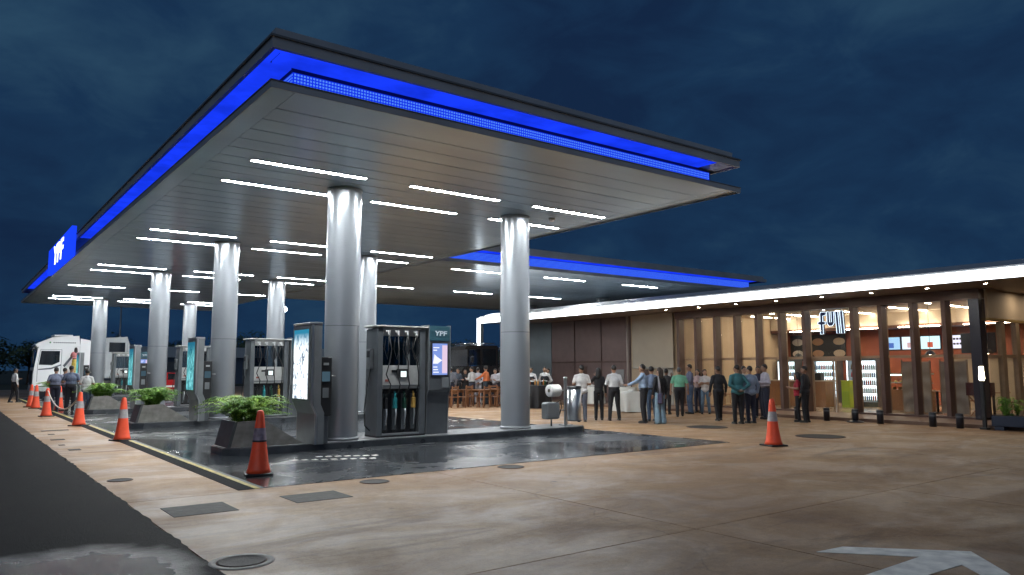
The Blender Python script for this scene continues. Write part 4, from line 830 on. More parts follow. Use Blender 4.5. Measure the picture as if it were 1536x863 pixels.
def person(x, y, az, label, top, bottom, pose='sides', sleeve='long', hair=(.012, .009, .008), long_hair=False, skin=0, H=1.72, stance=.10, stride=0.0, tucked=True, lean=0.0, z=0.0, build=1.0, skirt=False, bag=None, head_turn=0.0, shoe=(.012, .011, .010), flare=0.0, vox=.016, vest=None):
    k = H / 1.72; b = build
    hip = [Vector((s * .085, 0, .92)) for s in (-1, 1)]
    ank = [Vector((s * stance, s * stride - .01, .075)) for s in (-1, 1)]
    knee = [(hip[i] * .48 + ank[i] * .52) + Vector((0, .035 + (.03 if (ank[i].y < -.1) else 0), 0)) for i in (0, 1)]
    L_ = Vector((0, math.sin(lean), 0))
    sh = [Vector((s * .160 * b, .30 * math.sin(lean) * 1.2, 1.385)) for s in (-1, 1)]
    A = {'sides': ((.245, -.03, 1.13), (.255, .05, .90), (0, .15, -1)), 'front': ((.235, -.01, 1.15), (.12, .25, 1.17), (-.4, .8, .2)), 'crossed': ((.24, .07, 1.14), (-.06, .215, 1.20), (-1, .15, .1)),
         'behind': ((.27, -.12, 1.14), (.05, -.185, .99), (-.9, -.1, -.3)), 'hips': ((.34, -.07, 1.15), (.18, .03, 1.01), (-.5, .6, -.5)), 'pockets': ((.285, -.09, 1.15), (.20, .055, .95), (-.2, .35, -.9)), 'reach': ((.22, .18, 1.22), (.16, .42, 1.12), (-.1, 1, -.1)), 'up': ((.26, .14, 1.28), (.12, .27, 1.45), (-.3, .3, 1))}
    ps = pose if isinstance(pose, tuple) else (pose, pose); arms = []
    for i, s in enumerate((-1, 1)):
        e, h, d = A[ps[i]]; f = lambda v: Vector((v[0] * s * (b if abs(v[0]) > .2 else 1), v[1], v[2])) + Vector((0, .25 * math.sin(lean), 0)); arms.append((f(e), f(h), Vector((d[0] * s, d[1], d[2]))))
    ty = .27 * math.sin(lean); hc = Vector((0, .018 + ty * 1.15, 1.615))
    ht = Matrix.Rotation(head_turn + math.sin(x * 12.9 + y * 7.7) * .55, 3, 'Z')
    # whole body as one skin
    m = MB()
    m.ell((0, ty * .7, 1.26), (.155 * b, .098 * b, .20)); m.ell((0, 0, .98), (.140 * b, .10 * b, .16)); m.cap((0, ty, 1.38), (0, ty + .012, 1.54), .058, .055); m.cap((-.10, ty, 1.40), (.10, ty, 1.40), .045, .045); m.cap((0, ty, 1.44), sh[0], .045, .05); m.cap((0, ty, 1.44), sh[1], .045, .05)
    m.ell(hc, (.076, .095, .115), 16, 12); m.ell(hc + ht @ Vector((0, .035, -.055)), (.058, .058, .062), 14, 10)
    m.cap(hc + ht @ Vector((0, .088, .012)), hc + ht @ Vector((0, .108, -.022)), .010, .016, 8)
    for s in (-1, 1): m.ell(hc + ht @ Vector((s * .078, .0, -.012)), (.014, .024, .034), 10, 8); m.cap(hc + ht @ Vector((s * .045, .082, .022)), hc + ht @ Vector((s * .015, .088, .024)), .010, .010, 6)
    m.cap(hc + ht @ Vector((-.02, .086, -.058)), hc + ht @ Vector((.02, .086, -.058)), .010, .010, 6)
    for i in (0, 1):
        e, h, d = arms[i]; m.cap(sh[i], e, .050, .041); m.cap(e, h, .042, .029); m.cap(hip[i], knee[i], .080, .056); m.cap(knee[i], ank[i], .054, .038); m.cap(ank[i] + Vector((0, -.02, -.03)), ank[i] + Vector((0, .13, -.045)), .036, .026)
    me = remesh(m, vox, 2)
    hm = MB()
    for i, s in enumerate((-1, 1)): hand(hm, arms[i][1], arms[i][2], s, 1)
    for s in (-1, 1): hm.mi(1).ell(hc + ht @ Vector((s * .031, .083, .004)), (.012, .008, .008), 8, 6)
    hm.mi(2).cap(hc + ht @ Vector((-.02, .096, -.056)), hc + ht @ Vector((.02, .096, -.056)), .004, .004, 6)
    h2 = hm.mesh('h', []); bm = bmesh.new(); bm.from_mesh(me); n0 = len(bm.faces); bm.from_mesh(h2); bm.to_mesh(me); bm.free(); bpy.data.meshes.remove(h2)
    for q in (mat('skin %d' % skin, SKIN[skin], .55), mat('eye', (.03, .02, .02), .2), mat('lip', (.22, .07, .06), .5)): me.materials.append(q)
    me.polygons.foreach_set('use_smooth', [True] * len(me.polygons)); me.name = 'person'
    o = bpy.data.objects.new('person', me); col.objects.link(o); o.location = (x, y, z); o.rotation_euler.z = math.radians(az) - math.pi / 2; o.scale = (k, k, k)
    tag(o, label, 'person', 'people gathered at the station')
    def part(mb, name, color, vx=.016, rough=.8, mt=None):
        q = remesh(mb, vx, 3); q.name = name; q.materials.append(mt or mat('cloth %.3f %.3f %.3f' % color, color, rough, vary=.2, scale=7, bump=.8, bscale=11)); q.polygons.foreach_set('use_smooth', [True] * len(q.polygons))
        r = bpy.data.objects.new(name, q); col.objects.link(r); r.parent = o; return r
    # trousers
    t = MB(); t.ell((0, 0, .955), (.165 * b, .125 * b, .11))
    if skirt: t.lathe([(.15, .98), (.19, .75), (.22, .42), (.235, .12)], n=20)
    for i in (0, 1):
        t.cap(hip[i], knee[i], .098 * b, .074); an = ank[i] + Vector((0, 0, .0)); t.cap(knee[i], an, .072, .058 + flare)
    part(t, 'trousers' if not skirt else 'long_skirt', bottom)
    # shirt
    t = MB(); t.ell((0, ty * .7, 1.24), (.172 * b, .128 * b, .20)); t.ell((0, ty * .3 + .012, 1.08), (.168 * b, .132 * b, .16)); t.cap((0, ty, 1.435), sh[0], .055, .062); t.cap((0, ty, 1.435), sh[1], .055, .062)
    if not tucked: t.ell((0, 0, .94), (.180 * b, .138 * b, .12))
    t.cap((0, ty, 1.40), (0, ty + .01, 1.46), .085, .064)
    for i in (0, 1):
        e, h, d = arms[i]; t.cap(sh[i], e if sleeve != 'short' else sh[i] * .25 + e * .75, .064, .053)
        if sleeve == 'long': t.cap(e, h - (h - e) * .06, .054, .040)
    part(t, 'shirt' if vest is None else 'shirt', top)
    if vest: t = MB(); t.ell((0, ty * .7, 1.22), (.195 * b, .136 * b, .20)); t.ell((0, .01, 1.06), (.178 * b, .140 * b, .13)); part(t, 'vest', vest)
    if tucked: MB().lathe([(.158 * b, 1.0), (.160 * b, 1.02), (.160 * b, 1.045), (.155 * b, 1.05)], n=24, caps=False).build('belt', M_black, o).scale = (1.03, .82, 1)
    # hair
    t = MB(); t.ell(hc + ht @ Vector((0, -.016, .030)), (.085, .098, .100), 16, 12)
    if long_hair: t.cap(hc + ht @ Vector((0, -.06, .02)), hc + ht @ Vector((0, -.085, -.17)), .075, .06); t.cap(hc + ht @ Vector((-.06, -.03, 0)), hc + ht @ Vector((-.07, -.05, -.14)), .035, .03); t.cap(hc + ht @ Vector((.06, -.03, 0)), hc + ht @ Vector((.07, -.05, -.14)), .035, .03)
    q = remesh(t, .012, 2); bm = bmesh.new(); bm.from_mesh(q); iht = ht.inverted()
    kill = [f for f in bm.faces if (lambda p: (p.y > .045 and p.z < .055) or (p.z < -.045 and not long_hair) or (p.y > .0 and p.z < -.02))(iht @ (f.calc_center_median() - hc))]
    bmesh.ops.delete(bm, geom=kill, context='FACES'); bm.to_mesh(q); bm.free(); q.materials.append(mat('hair %.3f' % hair[0], hair, .55)); q.polygons.foreach_set('use_smooth', [True] * len(q.polygons)); r = bpy.data.objects.new('hair', q); col.objects.link(r); r.parent = o
    for i in (0, 1):
        a = ank[i]; MB().cap(a + Vector((0, -.035, -.035)), a + Vector((0, .15, -.042)), .042, .034, 10).box(a.x - .042, a.x + .042, a.y - .07, a.y + .17, .0, .022, .008).build('shoe', mat('shoe %.3f' % shoe[0], shoe, .4), o)
    return o
W_ = (.60, .60, .60); BK = (.010, .010, .013); NV = (.016, .020, .040); JN = (.06, .10, .17)
person(15.97, 17.52, 55, 'man in white short sleeved shirt and grey trousers seen from behind, beside the steel bin', (.56, .55, .54), (.075, .085, .115), 'front', 'short', tucked=False, H=1.74, build=1.12)
person(17.18, 17.31, 60, 'man in white long sleeved shirt and black trousers with feet wide apart', W_, BK, 'front', H=1.74, stance=.17, stride=.06, build=1.08)
person(16.92, 17.75, 45, 'person in all black leaning behind the man with feet wide apart', BK, BK, ('up', 'sides'), H=1.66, long_hair=True, build=.9)
person(17.05, 15.91, 125, 'man in light blue shirt and black trousers reaching toward the white table', (.26, .36, .50), BK, 'reach', H=1.76, build=1.08, lean=.08)
person(17.89, 16.35, 70, 'man in grey blue shirt and jeans half hidden behind the handbag', (.17, .22, .32), JN, 'sides', H=1.70, stance=.12)
fb = person(17.22, 15.42, 75, 'woman in black top and pale flared jeans with a handbag', BK, (.17, .26, .33), 'sides', 'long', long_hair=True, hair=(.03, .02, .015), H=1.66, tucked=False, flare=.045, build=.92)
person(20.34, 17.32, 45, 'man in mint green shirt and black trousers walking away', (.16, .42, .28), BK, 'sides', 'short', H=1.66, stride=.16, build=1.2, hair=(.08, .08, .08))
person(20.9, 18.4, 20, 'person in dark clothes left of the mint green shirt', (.03, .03, .035), BK, 'up', H=1.62, skin=3)
person(21.82, 18.08, 150, 'man in slate shirt and jeans with his back to the group at the fins', (.10, .11, .17), JN, 'crossed', H=1.78, tucked=False)
person(22.60, 18.35, 200, 'woman in white and pink top with dark hair between slate shirt and crossed arms', (.55, .42, .42), (.02, .025, .05), 'front', 'short', long_hair=True, H=1.60, skin=2, build=.9)
person(22.24, 17.73, 215, 'person in white top and light jeans facing us with arms crossed', (.58, .55, .53), (.12, .19, .27), 'crossed', 'short', long_hair=True, H=1.60, skin=2, build=.95, tucked=False, stance=.14)
person(19.75, 15.23, 60, 'man in black suit walking alone past the group', (.012, .013, .017), BK, 'sides', H=1.70, stride=.14, tucked=False, build=1.05, skin=1)
person(19.01, 13.96, 65, 'man in teal shirt and black trousers with hands behind his back', (.035, .14, .16), BK, 'behind', H=1.74, build=1.15, stance=.11, tucked=False)
person(19.54, 13.89, 70, 'man in pale blue shirt and navy trousers right of the teal shirt', (.22, .29, .40), NV, 'sides', H=1.70, build=1.12, tucked=False)
person(20.91, 15.09, 240, 'person in cream shirt facing us between teal and pale blue shirts', (.45, .42, .38), NV, 'front', H=1.70)
person(21.44, 14.66, 150, 'man in lilac white shirt and navy trousers facing left near the door', (.44, .42, .48), NV, 'front', H=1.76, build=1.08)
person(21.84, 15.19, 200, 'person in navy top behind the lilac white shirt', (.02, .022, .045), NV, 'crossed', H=1.70, skin=1)
person(21.16, 13.31, 120, 'woman in red top and black trousers by the shop door', (.34, .018, .035), BK, 'front', 'short', long_hair=True, H=1.52, build=1.15, tucked=False)
person(21.07, 13.01, 100, 'person in dark suit beside the woman in red', (.018, .018, .022), BK, 'sides', H=1.70, tucked=False, skin=1)
person(2.96, 46.04, 20, 'man in white shirt and black trousers walking alone at the far left', W_, BK, ('front', 'sides'), H=1.72, stride=.14)
person(3.60, 34.79, 80, 'man in grey blue shirt with back to us behind the left chain cone', (.15, .17, .24), NV, 'front', 'short', H=1.74, build=1.15)
person(4.02, 33.84, 75, 'man in dark blue shirt in the middle behind the chain', (.09, .11, .17), (.012, .013, .02), 'front', 'short', H=1.80, build=1.15)
person(4.44, 32.92, 75, 'person in white T-shirt and jeans right of the group behind the chain', (.55, .55, .54), JN, 'front', 'short', H=1.66, tucked=False)
person(4.05, 36.1, 60, 'person in mauve shirt between the two blue shirts behind the chain', (.20, .16, .20), NV, 'front', H=1.72)
far = [(18.95, 29.81, (.18, .19, .22), NV, 'grey shirted'), (19.55, 30.1, (.04, .05, .07), BK, 'dark coated'), (19.84, 29.93, BK, BK, 'black dressed'), (19.71, 29.17, (.5, .5, .5), NV, 'white shirted'), (20.3, 29.54, (.40, .42, .47), (.35, .36, .40), 'pale grey clad'), (20.21, 28.75, (.55, .15, .05), (.02, .035, .05), 'orange shirted'), (20.54, 28.47, (.42, .42, .45), NV, 'light shirted'), (21.13, 28.85, (.45, .47, .52), NV, 'bluish white shirted')]
for i, (x, y, a, b_, n_) in enumerate(far):
    person(x, y, [70, 200, 230, 100, 60, 120, 210, 80][i], '%s guest in the far group by the black truck, %s from the left' % (n_, ords[i]), a, b_, ['sides', 'front', 'crossed', 'front', 'behind', ('reach', 'sides'), 'front', 'sides'][i], H=[1.70, 1.66, 1.62, 1.74, 1.70, 1.78, 1.64, 1.7][i], long_hair=i in (1, 2), skirt=i == 2, vox=.022)
person(20.5, 25.75, 230, 'waiter in white shirt and black vest left behind the black clothed table', W_, BK, 'front', H=1.70, vest=BK, vox=.02)
person(20.95, 25.35, 215, 'waiter in white shirt and black vest right behind the black clothed table', W_, BK, 'behind', H=1.72, vest=BK, vox=.02)
person(22.01, 26.41, 190, 'person in dark suit beyond the paper roll', (.05, .05, .06), BK, 'sides', H=1.66, vox=.02)
pl = tag(empty('boarding_step', (6.35, 52.15, 0)), 'white boarding steps beside the white truck cab', 'steps')
for i in range(4): MB().box(-.35, .35, -.28 + i * .14, .30, i * .33, i * .33 + .31, .01).build('step', M_lgrey, pl)
person(6.35, 52.2, 90, 'person in pink and white top and yellow skirt on the steps of the white truck', (.55, .20, .20), (.55, .40, .08), 'reach', 'short', long_hair=True, H=1.68, z=1.30, skirt=True, vox=.02)
# handbag held by the woman in flared jeans
hb = tag(empty('handbag', (17.02, 15.22, .62)), 'navy and purple shoulder handbag of the woman in flared jeans', 'handbag')
MB().prism([(-.20, .02), (-.17, .30), (.17, .30), (.20, .02), (.16, -.02), (-.16, -.02)], -.06, .06, 'y').build('bag_body', mat('bag cloth', (.035, .03, .07), .7, vary=.5, scale=14), hb, rz=.6); MB().tube([(-.13, 0, .29), (-.11, .03, .60), (-.02, .06, .80), (.05, .06, .80), (.11, .03, .60), (.13, 0, .29)], .014).build('strap', mat('pale strap', (.30, .30, .34), .6), hb, rz=.6)

# ================================================================== TABLES
M_cloth = mat('white tablecloth', (.62, .62, .58), .85, vary=.05); M_bcloth = mat('black tablecloth', (.012, .012, .014), .8)
def cloth_table(x, y, r, h, m, lab, seed, stuff=True):
    t = tag(empty('party_table', (x, y, 0)), lab, 'table', 'clothed party tables'); rnd = random.Random(seed); prof = []
    MB().lathe([(.22, 0), (.2, .03), (.035, .04), (.035, h - .03)], n=18).build('stand', M_black, t); MB().lathe([(r, h - .03), (r, h)], n=40).build('table_top', M_woodw, t)
    mb = MB(); n = 64; rings = [(0, h + .004), (1.0, h + .004), (1.02, h - .02), (1.05, h * .6), (1.08, h * .3), (1.12, .03)]; v = []; ph = rnd.uniform(0, 6)
    for i, (f, z) in enumerate(rings):
        for k in range(n): a = 2 * math.pi * k / n; wv = (h - z) / h * .085 * (math.sin(a * 9 + ph) + .5 * math.sin(a * 14 + 1)) if i > 1 else 0; rr = r * f + wv; v.append((rr * math.cos(a), rr * math.sin(a), z))
    mb.add(v, [(i * n + k, i * n + (k + 1) % n, (i + 1) * n + (k + 1) % n, (i + 1) * n + k) for i in range(len(rings) - 1) for k in range(n)], True).build('tablecloth', m, t)
    return t
cloth_table(23.46, 25.19, .62, .82, M_cloth, 'round table under a white cloth near the brown wall', 1); cloth_table(24.0, 23.5, .5, .82, M_cloth, 'round white clothed table beside the beige screen', 4)
cloth_table(21.06, 20.35, .55, .76, M_cloth, 'round white clothed table behind the man in light blue', 2); cloth_table(20.0, 24.75, .55, .95, M_bcloth, 'black clothed bar table beyond the paper roll', 3)
def bottle(x, y, z, c, lab, h=.3):
    t = tag(empty('bottle', (x, y, z)), lab, 'bottle', 'bottles on the party tables'); MB().lathe([(.036, 0), (.038, .01), (.038, h * .6), (.014, h * .8), (.013, h)], n=12).build('glass_body', mat('bottle glass %.2f' % c[0], c, .15), t); MB().lathe([(.016, h), (.016, h + .02)], n=10).build('cap', M_black, t)
for i in range(6):
    a = i * 1.05; bottle(20.0 + .38 * math.cos(a), 24.75 + .38 * math.sin(a), .956, [(.35, .12, .03), (.4, .2, .06), (.03, .08, .03)][i % 3], 'small bottle on the black clothed bar table, %s counted round the rim' % ords[i], .26)
for i, (x, y, z) in enumerate([(23.2, 24.9, .826), (23.7, 25.3, .826), (23.4, 25.5, .826), (20.9, 20.1, .766), (21.25, 20.5, .766), (24.0, 23.3, .826)]):
    t = tag(empty('dish', (x, y, z)), ['white dish at the front of the white table near the brown wall', 'white dish at the right of the white table near the brown wall', 'white dish at the back of the white table near the brown wall', 'white dish at the front of the table behind the light blue man', 'white dish at the back of the table behind the light blue man', 'white dish on the table beside the beige screen'][i], 'dish', 'dishes on the party tables')
    MB().lathe([(.05, 0), (.06, .01), (.13, .05), (.12, .05), (.05, .015)], n=20, caps=False).build('bowl', M_white, t); MB().ell((0, 0, .05), (.1, .1, .05)).build('napkin', M_cloth, t)
M_ow = wood_mat('orange wood', (.17, .07, .03), (.27, .12, .05), .5)
def wtable(x, y, rz, lab):
    t = tag(empty('wooden_table', (x, y, 0), rz), lab, 'table', 'wooden outdoor tables')
    for i in range(5): MB().box(-.6, .6, -.40 + i * .162, -.25 + i * .162, .72, .75, .004).build('plank', M_ow, t)
    for sx in (-1, 1):
        for sy in (-1, 1): MB().bar((sx * .5, sy * .33, 0), (sx * .5, sy * .33, .72), .06, .06).build('leg', M_ow, t)
    MB().box(-.53, .53, -.33, -.30, .62, .72).box(-.53, .53, .30, .33, .62, .72).build('apron', M_ow, t)
def wchair(x, y, rz, lab):
    t = tag(empty('wooden_chair', (x, y, 0), rz), lab, 'chair', 'wooden outdoor chairs')
    MB().box(-.22, .22, -.22, .22, .43, .465, .006).build('seat', M_ow, t)
    for s in (-1, 1): MB().bar((s * .19, -.19, 0), (s * .19, -.19, .43), .04, .04).build('leg', M_ow, t); MB().bar((s * .19, .20, 0), (s * .19, .24, .92), .04, .04).build('leg', M_ow, t)
    for z in (.58, .70, .82): MB().box(-.18, .18, .20 + (z - .5) * .08, .225 + (z - .5) * .08, z, z + .06).build('slat', M_ow, t)
for i, (x, y, r_) in enumerate([(17.7, 27.9, .3), (18.9, 27.2, .2), (20.2, 27.4, -.3)]):
    p_ = ['left', 'middle', 'right'][i]; wtable(x, y, r_, 'orange wooden table before the far group, %s one' % p_)
    for k, (dx, dy, rr) in enumerate([(-.35, -.62, math.pi), (.35, -.62, math.pi), (0, .66, 0)]): wchair(x + dx, y + dy, r_ + rr, 'wooden chair at the %s orange table, %s' % (p_, ['near left', 'near right', 'far side'][k]))

# ================================================================== VEHICLES
def wheel(t, x, y, r, wd, name='wheel'):
    o = MB().lathe([(r * .62, -wd / 2), (r * .95, -wd / 2), (r, -wd * .35), (r, wd * .35), (r * .95, wd / 2), (r * .62, wd / 2)], n=28, axis='y').build(name, M_rub, t, (x, y, r)); MB().lathe([(.02, -wd * .53), (r * .3, -wd * .53), (r * .6, -wd * .45), (r * .63, wd * .45), (.02, wd * .45)], n=24, axis='y', caps=False).build('rim', M_steel, o); return o
M_tw = mat('white truck paint', (.80, .81, .82), .28, coat=.4); M_dglass = mat('dark window glass', (.012, .015, .02), .06, spec=.8)
tk = tag(empty('white_truck', (4.25, 52.6, 0)), 'white lorry cab facing left with grey box body at the far left', 'truck')
MB().prism([(.02, .55), (0, 1.35), (.04, 1.75), (.19, 2.95), (.24, 3.05), (2.35, 3.05), (2.35, .75), (1.75, .75), (1.65, 1.05), (.95, 1.05), (.85, .55)], .0, 2.45, 'y').build('cab', M_tw, tk)
MB().prism([(.10, 3.02), (.04, 3.12), (.16, 3.24), (.9, 3.60), (2.30, 3.72), (2.38, 3.06)], .06, 2.39, 'y').build('roof_fairing', M_tw, tk); MB().box(1.0, 2.0, .4, 2.0, 3.66, 3.78, .03).build('air_unit', M_white, tk)
MB().prism([(.12, 2.92), (-.12, 2.80), (-.14, 2.88), (.1, 3.08)], .05, 2.4, 'y').build('sun_visor', M_black, tk)
MB().prism([(.27, 1.95), (.36, 2.78), (1.32, 2.78), (1.32, 2.12), (.95, 1.93)], -.012, .004, 'y').build('side_window', M_dglass, tk); MB().prism([(.03, 1.80), (.16, 2.86), (.20, 2.86), (.07, 1.80)], .2, 2.25, 'y').build('windscreen', M_dglass, tk)
d = MB().box(.20, .225, -.008, .002, .95, 1.9).bar((.212, -.003, 1.9), (.32, -.003, 2.86), .012, .025).box(.32, 1.42, -.008, .002, 2.85, 2.875).box(1.40, 1.425, -.008, .002, 1.10, 2.85).build('door', M_mgrey, tk); MB().box(1.15, 1.32, -.03, .0, 1.55, 1.60).build('handle', M_black, d)
MB().box(-.08, .0, -.06, .06, 2.0, 2.7, .03).build('mirror', M_black, tk); MB().tube([(.15, .02, 2.8), (-.04, 0, 2.66)], .02).build('mirror_arm', M_black, tk)
MB().box(-.02, .9, -.01, 2.46, .38, .62, .03).build('bumper', M_lgrey, tk)
for y_ in (.25, 2.2): MB().box(-.04, .03, y_ - .2, y_ + .2, .68, .86, .02).build('headlight', M_chrome, tk)
MB().box(-.02, .02, .4, 2.05, .75, 1.62).build('grille', M_black, tk); MB().box(.86, 1.74, -.006, .05, .70, 1.12).build('wheel_arch', M_black, tk); MB().box(.1, .8, -.02, .01, .62, .70).build('entry_step', M_mgrey, tk)
MB().prism([(2.37, .8), (2.37, 3.55), (2.9, 3.45), (3.1, 2.9), (3.1, .8)], .02, .10, 'y').build('side_fairing', M_tw, tk); lt = MB().box(.75, .83, .045, .062, 3.24, 3.33).build('roof_badge', mat('green badge', (.05, .2, .08), .5), tk)
for i in range(11): MB().box(.95 + i * .11, 1.03 + i * .11, .044, .062, 3.25, 3.31).build('roof_print', mat('grey print', (.12, .13, .14), .5), lt)
MB().prism([(.25, 1.70), (.9, 1.78), (1.4, 1.98), (1.4, 1.90), (.9, 1.68), (.25, 1.64)], -.014, -.001, 'y').build('door_stripe', mat('grey decal', (.10, .11, .14), .5), tk); MB().prism([(1.5, 1.9), (2.1, 2.75), (2.2, 2.7), (1.6, 1.8)], -.012, -.001, 'y').build('door_stripe', mat('grey decal'), tk)
wheel(tk, 1.30, .28, .50, .30); wheel(tk, 1.30, 2.2, .50, .30); MB().box(2.3, 5.2, .7, 1.7, .75, 1.0).build('chassis', M_black, tk)
MB().prism([(3.5, 1.12), (3.5, 3.45), (3.7, 3.62), (4.95, 3.72), (5.15, 3.1), (5.2, 1.12)], .0, 2.5, 'y').build('box_body', mat('grey box body', (.30, .32, .33), .45, vary=.08), tk); MB().box(3.55, 3.6, .25, 1.25, 2.7, 3.3).build('front_unit', M_dgrey, tk)
MB().box(3.95, 4.85, -.014, .002, 2.75, 3.35).build('side_window', M_dglass, tk)
for x_ in (3.75, 4.95): MB().box(x_, x_ + .05, -.012, .002, 1.14, 3.3).build('side_rib', M_mgrey, tk)
for x_ in (3.9, ): wheel(tk, x_, .25, .50, .3); wheel(tk, x_, 2.25, .5, .3)
MB().lathe([(.33, 2.5), (.33, 3.5)], n=20, axis='x').build('fuel_tank', M_steel, tk, (0, .35, .75))

M_tb = mat('black truck paint', (.010, .011, .013), .18, coat=.5)
bt = tag(empty('black_truck', (19.95, 30.4, 0)), 'tall black pickup truck with chrome bars behind the far group of guests', 'truck')
MB().prism([(.0, .85), (-.02, 1.55), (.10, 1.70), (.42, 1.78), (3.6, 1.80), (3.6, .85)], 0, 1.8, 'y').build('body', M_tb, bt)
MB().box(.35, .45, .05, 1.75, 1.78, 2.62).box(1.12, 1.24, .05, .13, 1.79, 2.62).box(1.12, 1.24, 1.67, 1.75, 1.79, 2.62).box(2.05, 2.2, .05, 1.75, 1.79, 2.62).build('cab_pillars', M_tb, bt)
MB().prism([(.18, 2.60), (.25, 2.74), (.5, 2.80), (2.1, 2.80), (2.25, 2.62)], .02, 1.78, 'y').build('cab_roof', M_tb, bt)
for y_ in (.08, 1.70):
    for a_, b_ in ((.46, 1.11), (1.25, 2.04)): MB().box(a_, b_, y_, y_ + .012, 1.82, 2.60).build('side_window', glass('tinted glass', (.62, .68, .72), .03), bt)
MB().box(.40, .412, .16, 1.64, 1.82, 2.58).build('windscreen', glass('tinted glass'), bt)
for y_ in (.1, .62, 1.15, 1.68): MB().tube([(.5, y_, 2.88), (2.0, y_, 2.90)], .022).build('roof_bar', M_chrome, bt)
MB().tube([(.5, .1, 2.88), (.5, 1.68, 2.88)], .022).tube([(2.0, .1, 2.9), (2.0, 1.68, 2.9)], .022).build('roof_bar', M_chrome, bt); MB().tube([(2.3, .05, 1.8), (2.3, .05, 2.72), (2.7, .05, 2.82), (3.5, .05, 1.84)], .035).tube([(2.3, 1.72, 1.8), (2.3, 1.72, 2.72), (3.5, 1.72, 1.84)], .035).build('roll_bar', M_chrome, bt)
MB().box(-.06, .0, .2, 1.6, 1.1, 1.5).build('grille', M_chrome, bt); MB().box(-.12, .1, .0, 1.8, .8, 1.02, .03).build('bumper', M_chrome, bt)
for y_ in (.12, 1.68): MB().lathe([(.001, -.03), (.11, -.02), (.12, .02)], n=16, axis='x', caps=False).build('headlight', M_chrome, bt, (-.03, y_, 1.32))
for x_ in (.75, 2.9): wheel(bt, x_, .12, .48, .28); wheel(bt, x_, 1.68, .48, .28)
MB().box(.4, 3.3, .45, 1.35, .55, .86).build('chassis', M_black, bt); MB().box(1.2, 2.3, -.14, .02, .66, .72).build('side_step', M_chrome, bt)
MB().box(.42, .58, -.20, -.03, 1.95, 2.25, .03).build('mirror', M_tb, bt); MB().tube([(.5, -.1, 1.95), (.5, .03, 1.80)], .02).build('mirror_arm', M_tb, bt)

M_red = mat('red car paint', (.42, .015, .018), .22, coat=.6)
rc = tag(empty('red_car', (9.6, 54.6, 0)), 'red hatchback parked in the distance behind the pump islands', 'car'); rc.rotation_euler.z = -.25
MB().prism([(0, .25), (-.02, .62), (.15, .80), (1.05, .92), (3.9, .95), (3.98, .60), (3.95, .25)], 0, 1.7, 'y').build('body', M_red, rc); MB().prism([(1.0, .92), (1.65, 1.40), (1.9, 1.46), (3.2, 1.44), (3.85, .95)], .12, 1.58, 'y').build('cabin', M_red, rc)
MB().prism([(1.2, .97), (1.72, 1.36), (2.4, 1.38), (2.4, .97)], .108, .12, 'y').prism([(2.48, .97), (2.48, 1.38), (3.15, 1.36), (3.55, .99)], .108, .12, 'y').build('side_window', M_dglass, rc); MB().prism([(.99, .95), (1.62, 1.39), (1.60, 1.42), (.95, .97)], .2, 1.5, 'y').build('windscreen', M_dglass, rc)
for y_ in (.2, 1.5): MB().box(-.03, .1, y_ - .16, y_ + .16, .58, .72, .03).build('headlight', M_chrome, rc)
MB().box(1.0, 3.5, -.006, .002, .48, .60).build('side_stripe', M_white, rc)
for x_ in (.72, 3.15): wheel(rc, x_, .10, .31, .2); wheel(rc, x_, 1.6, .31, .2)

# ================================================================== DISTANCE
M_pole = mat('galvanised pole', (.25, .27, .28), .45, .5)
t = tag(empty('light_mast', (11.2, 67.2, -.07)), 'tall thin unlit light mast left of the canopy columns', 'mast'); MB().lathe([(.10, 0), (.05, 7.2)], n=12).build('pole', M_pole, t); MB().box(-.4, .4, -.1, .1, 7.2, 7.3, .02).build('lamp_head', M_dgrey, t)
t = tag(empty('street_lamp', (22.0, 60.0, -.07)), 'distant street lamp with glowing white globe between the columns', 'lamp'); MB().lathe([(.08, 0), (.05, 6.35)], n=12).build('pole', M_pole, t); MB().ell((0, 0, 6.6), (.22, .22, .22)).build('globe', glow('street globe', (.8, .92, 1), 14), t)
wh = tag(empty('warehouse', (26, 92, -.07)), 'low pale warehouse far behind the second island', 'building')
MB().box(-16, 16, 0, 12, 0, 3.1).build('wall', mat('far blue wall', (.06, .09, .14), .7), wh); MB().box(-16.4, 16.4, -.4, 12.4, 3.1, 4.3).build('roof_band', mat('far pale band', (.34, .40, .45), .6), wh)
for i in range(7): MB().box(-14 + i * 4.2, -12 + i * 4.2, -.06, .0, .1, 2.6).build('loading_door', M_dgrey, wh)
M_leafd = [mat('far leaf dark', (.022, .045, .025), .7, vary=.4, scale=.5), mat('far leaf mid', (.04, .075, .035), .7, vary=.4, scale=.5)]; M_bark = mat('bark', (.05, .035, .025), .9)
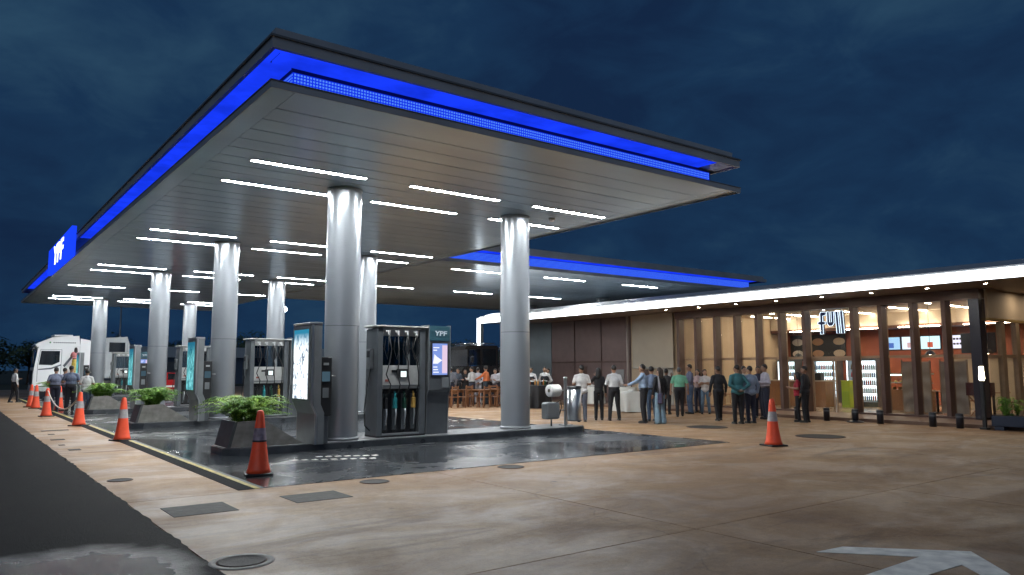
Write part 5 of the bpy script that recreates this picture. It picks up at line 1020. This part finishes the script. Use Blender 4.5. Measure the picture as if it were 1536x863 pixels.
def tree(x, y, h, wd, seed, lab):
    rnd = random.Random(seed); t = tag(empty('tree', (x, y, -.07)), lab, 'tree', 'trees on the horizon')
    tr = MB().tube([(0, 0, 0), (.1, .05, h * .3), (-.05, .1, h * .55), (.1, 0, h * .8)], [.28, .22, .15, .05], 8)
    lobes = [(Vector((rnd.uniform(-1, 1) * wd * .6, rnd.uniform(-1, 1) * wd * .5, h * rnd.uniform(.42, .92))), wd * rnd.uniform(.28, .5)) for _ in range(11)]
    for c, r in lobes[:6]: tr.tube([(0, .05, h * .4), tuple(c * .6 + Vector((0, 0, h * .16))), tuple(c)], [.12, .07, .02], 6)
    tr.build('trunk', M_bark, t); mb = MB()
    for c, r in lobes:
        for _ in range(130):
            d = Vector((rnd.gauss(0, 1), rnd.gauss(0, 1), rnd.gauss(0, 1))).normalized(); p = c + d * r * rnd.uniform(.55, 1.08); p.z = max(p.z, h * .22); u = d.cross(Vector((rnd.gauss(0, 1), rnd.gauss(0, 1), rnd.gauss(0, 1)))).normalized(); v = (d + u * .4).normalized().cross(u); sz = rnd.uniform(.14, .30)
            mb.mi(rnd.choice([0, 0, 1])); mb.add([p - u * sz, p - v * sz * .5, p + u * sz, p + v * sz * .5], [(0, 1, 2, 3)])
    mb.build('crown', M_leafd, t)
k = 0
words = ['first', 'second', 'third', 'fourth', 'fifth', 'sixth', 'seventh', 'eighth', 'ninth', 'tenth', 'eleventh', 'twelfth', 'thirteenth', 'fourteenth', 'fifteenth', 'sixteenth', 'seventeenth', 'eighteenth', 'nineteenth', 'twentieth', 'twenty-first', 'twenty-second', 'twenty-third', 'twenty-fourth']
for i, x in enumerate([-9, -4, 0.5, 4.2, 8.1, 12.5, 17.0, 23, 30, 37, 43, 48, 52, 57, 62]):
    y = 104 - max(0, x - 12) * .42 + (i * 37 % 7); tree(x, y, 4.6 + (i * 13 % 5) * .55 + (-1.2 if x > 40 else (-1.6 if x < 6 else -.4)), 3.4 + (i * 7 % 3) * .5, 200 + i, 'dark tree on the horizon, %s from the left' % words[i])
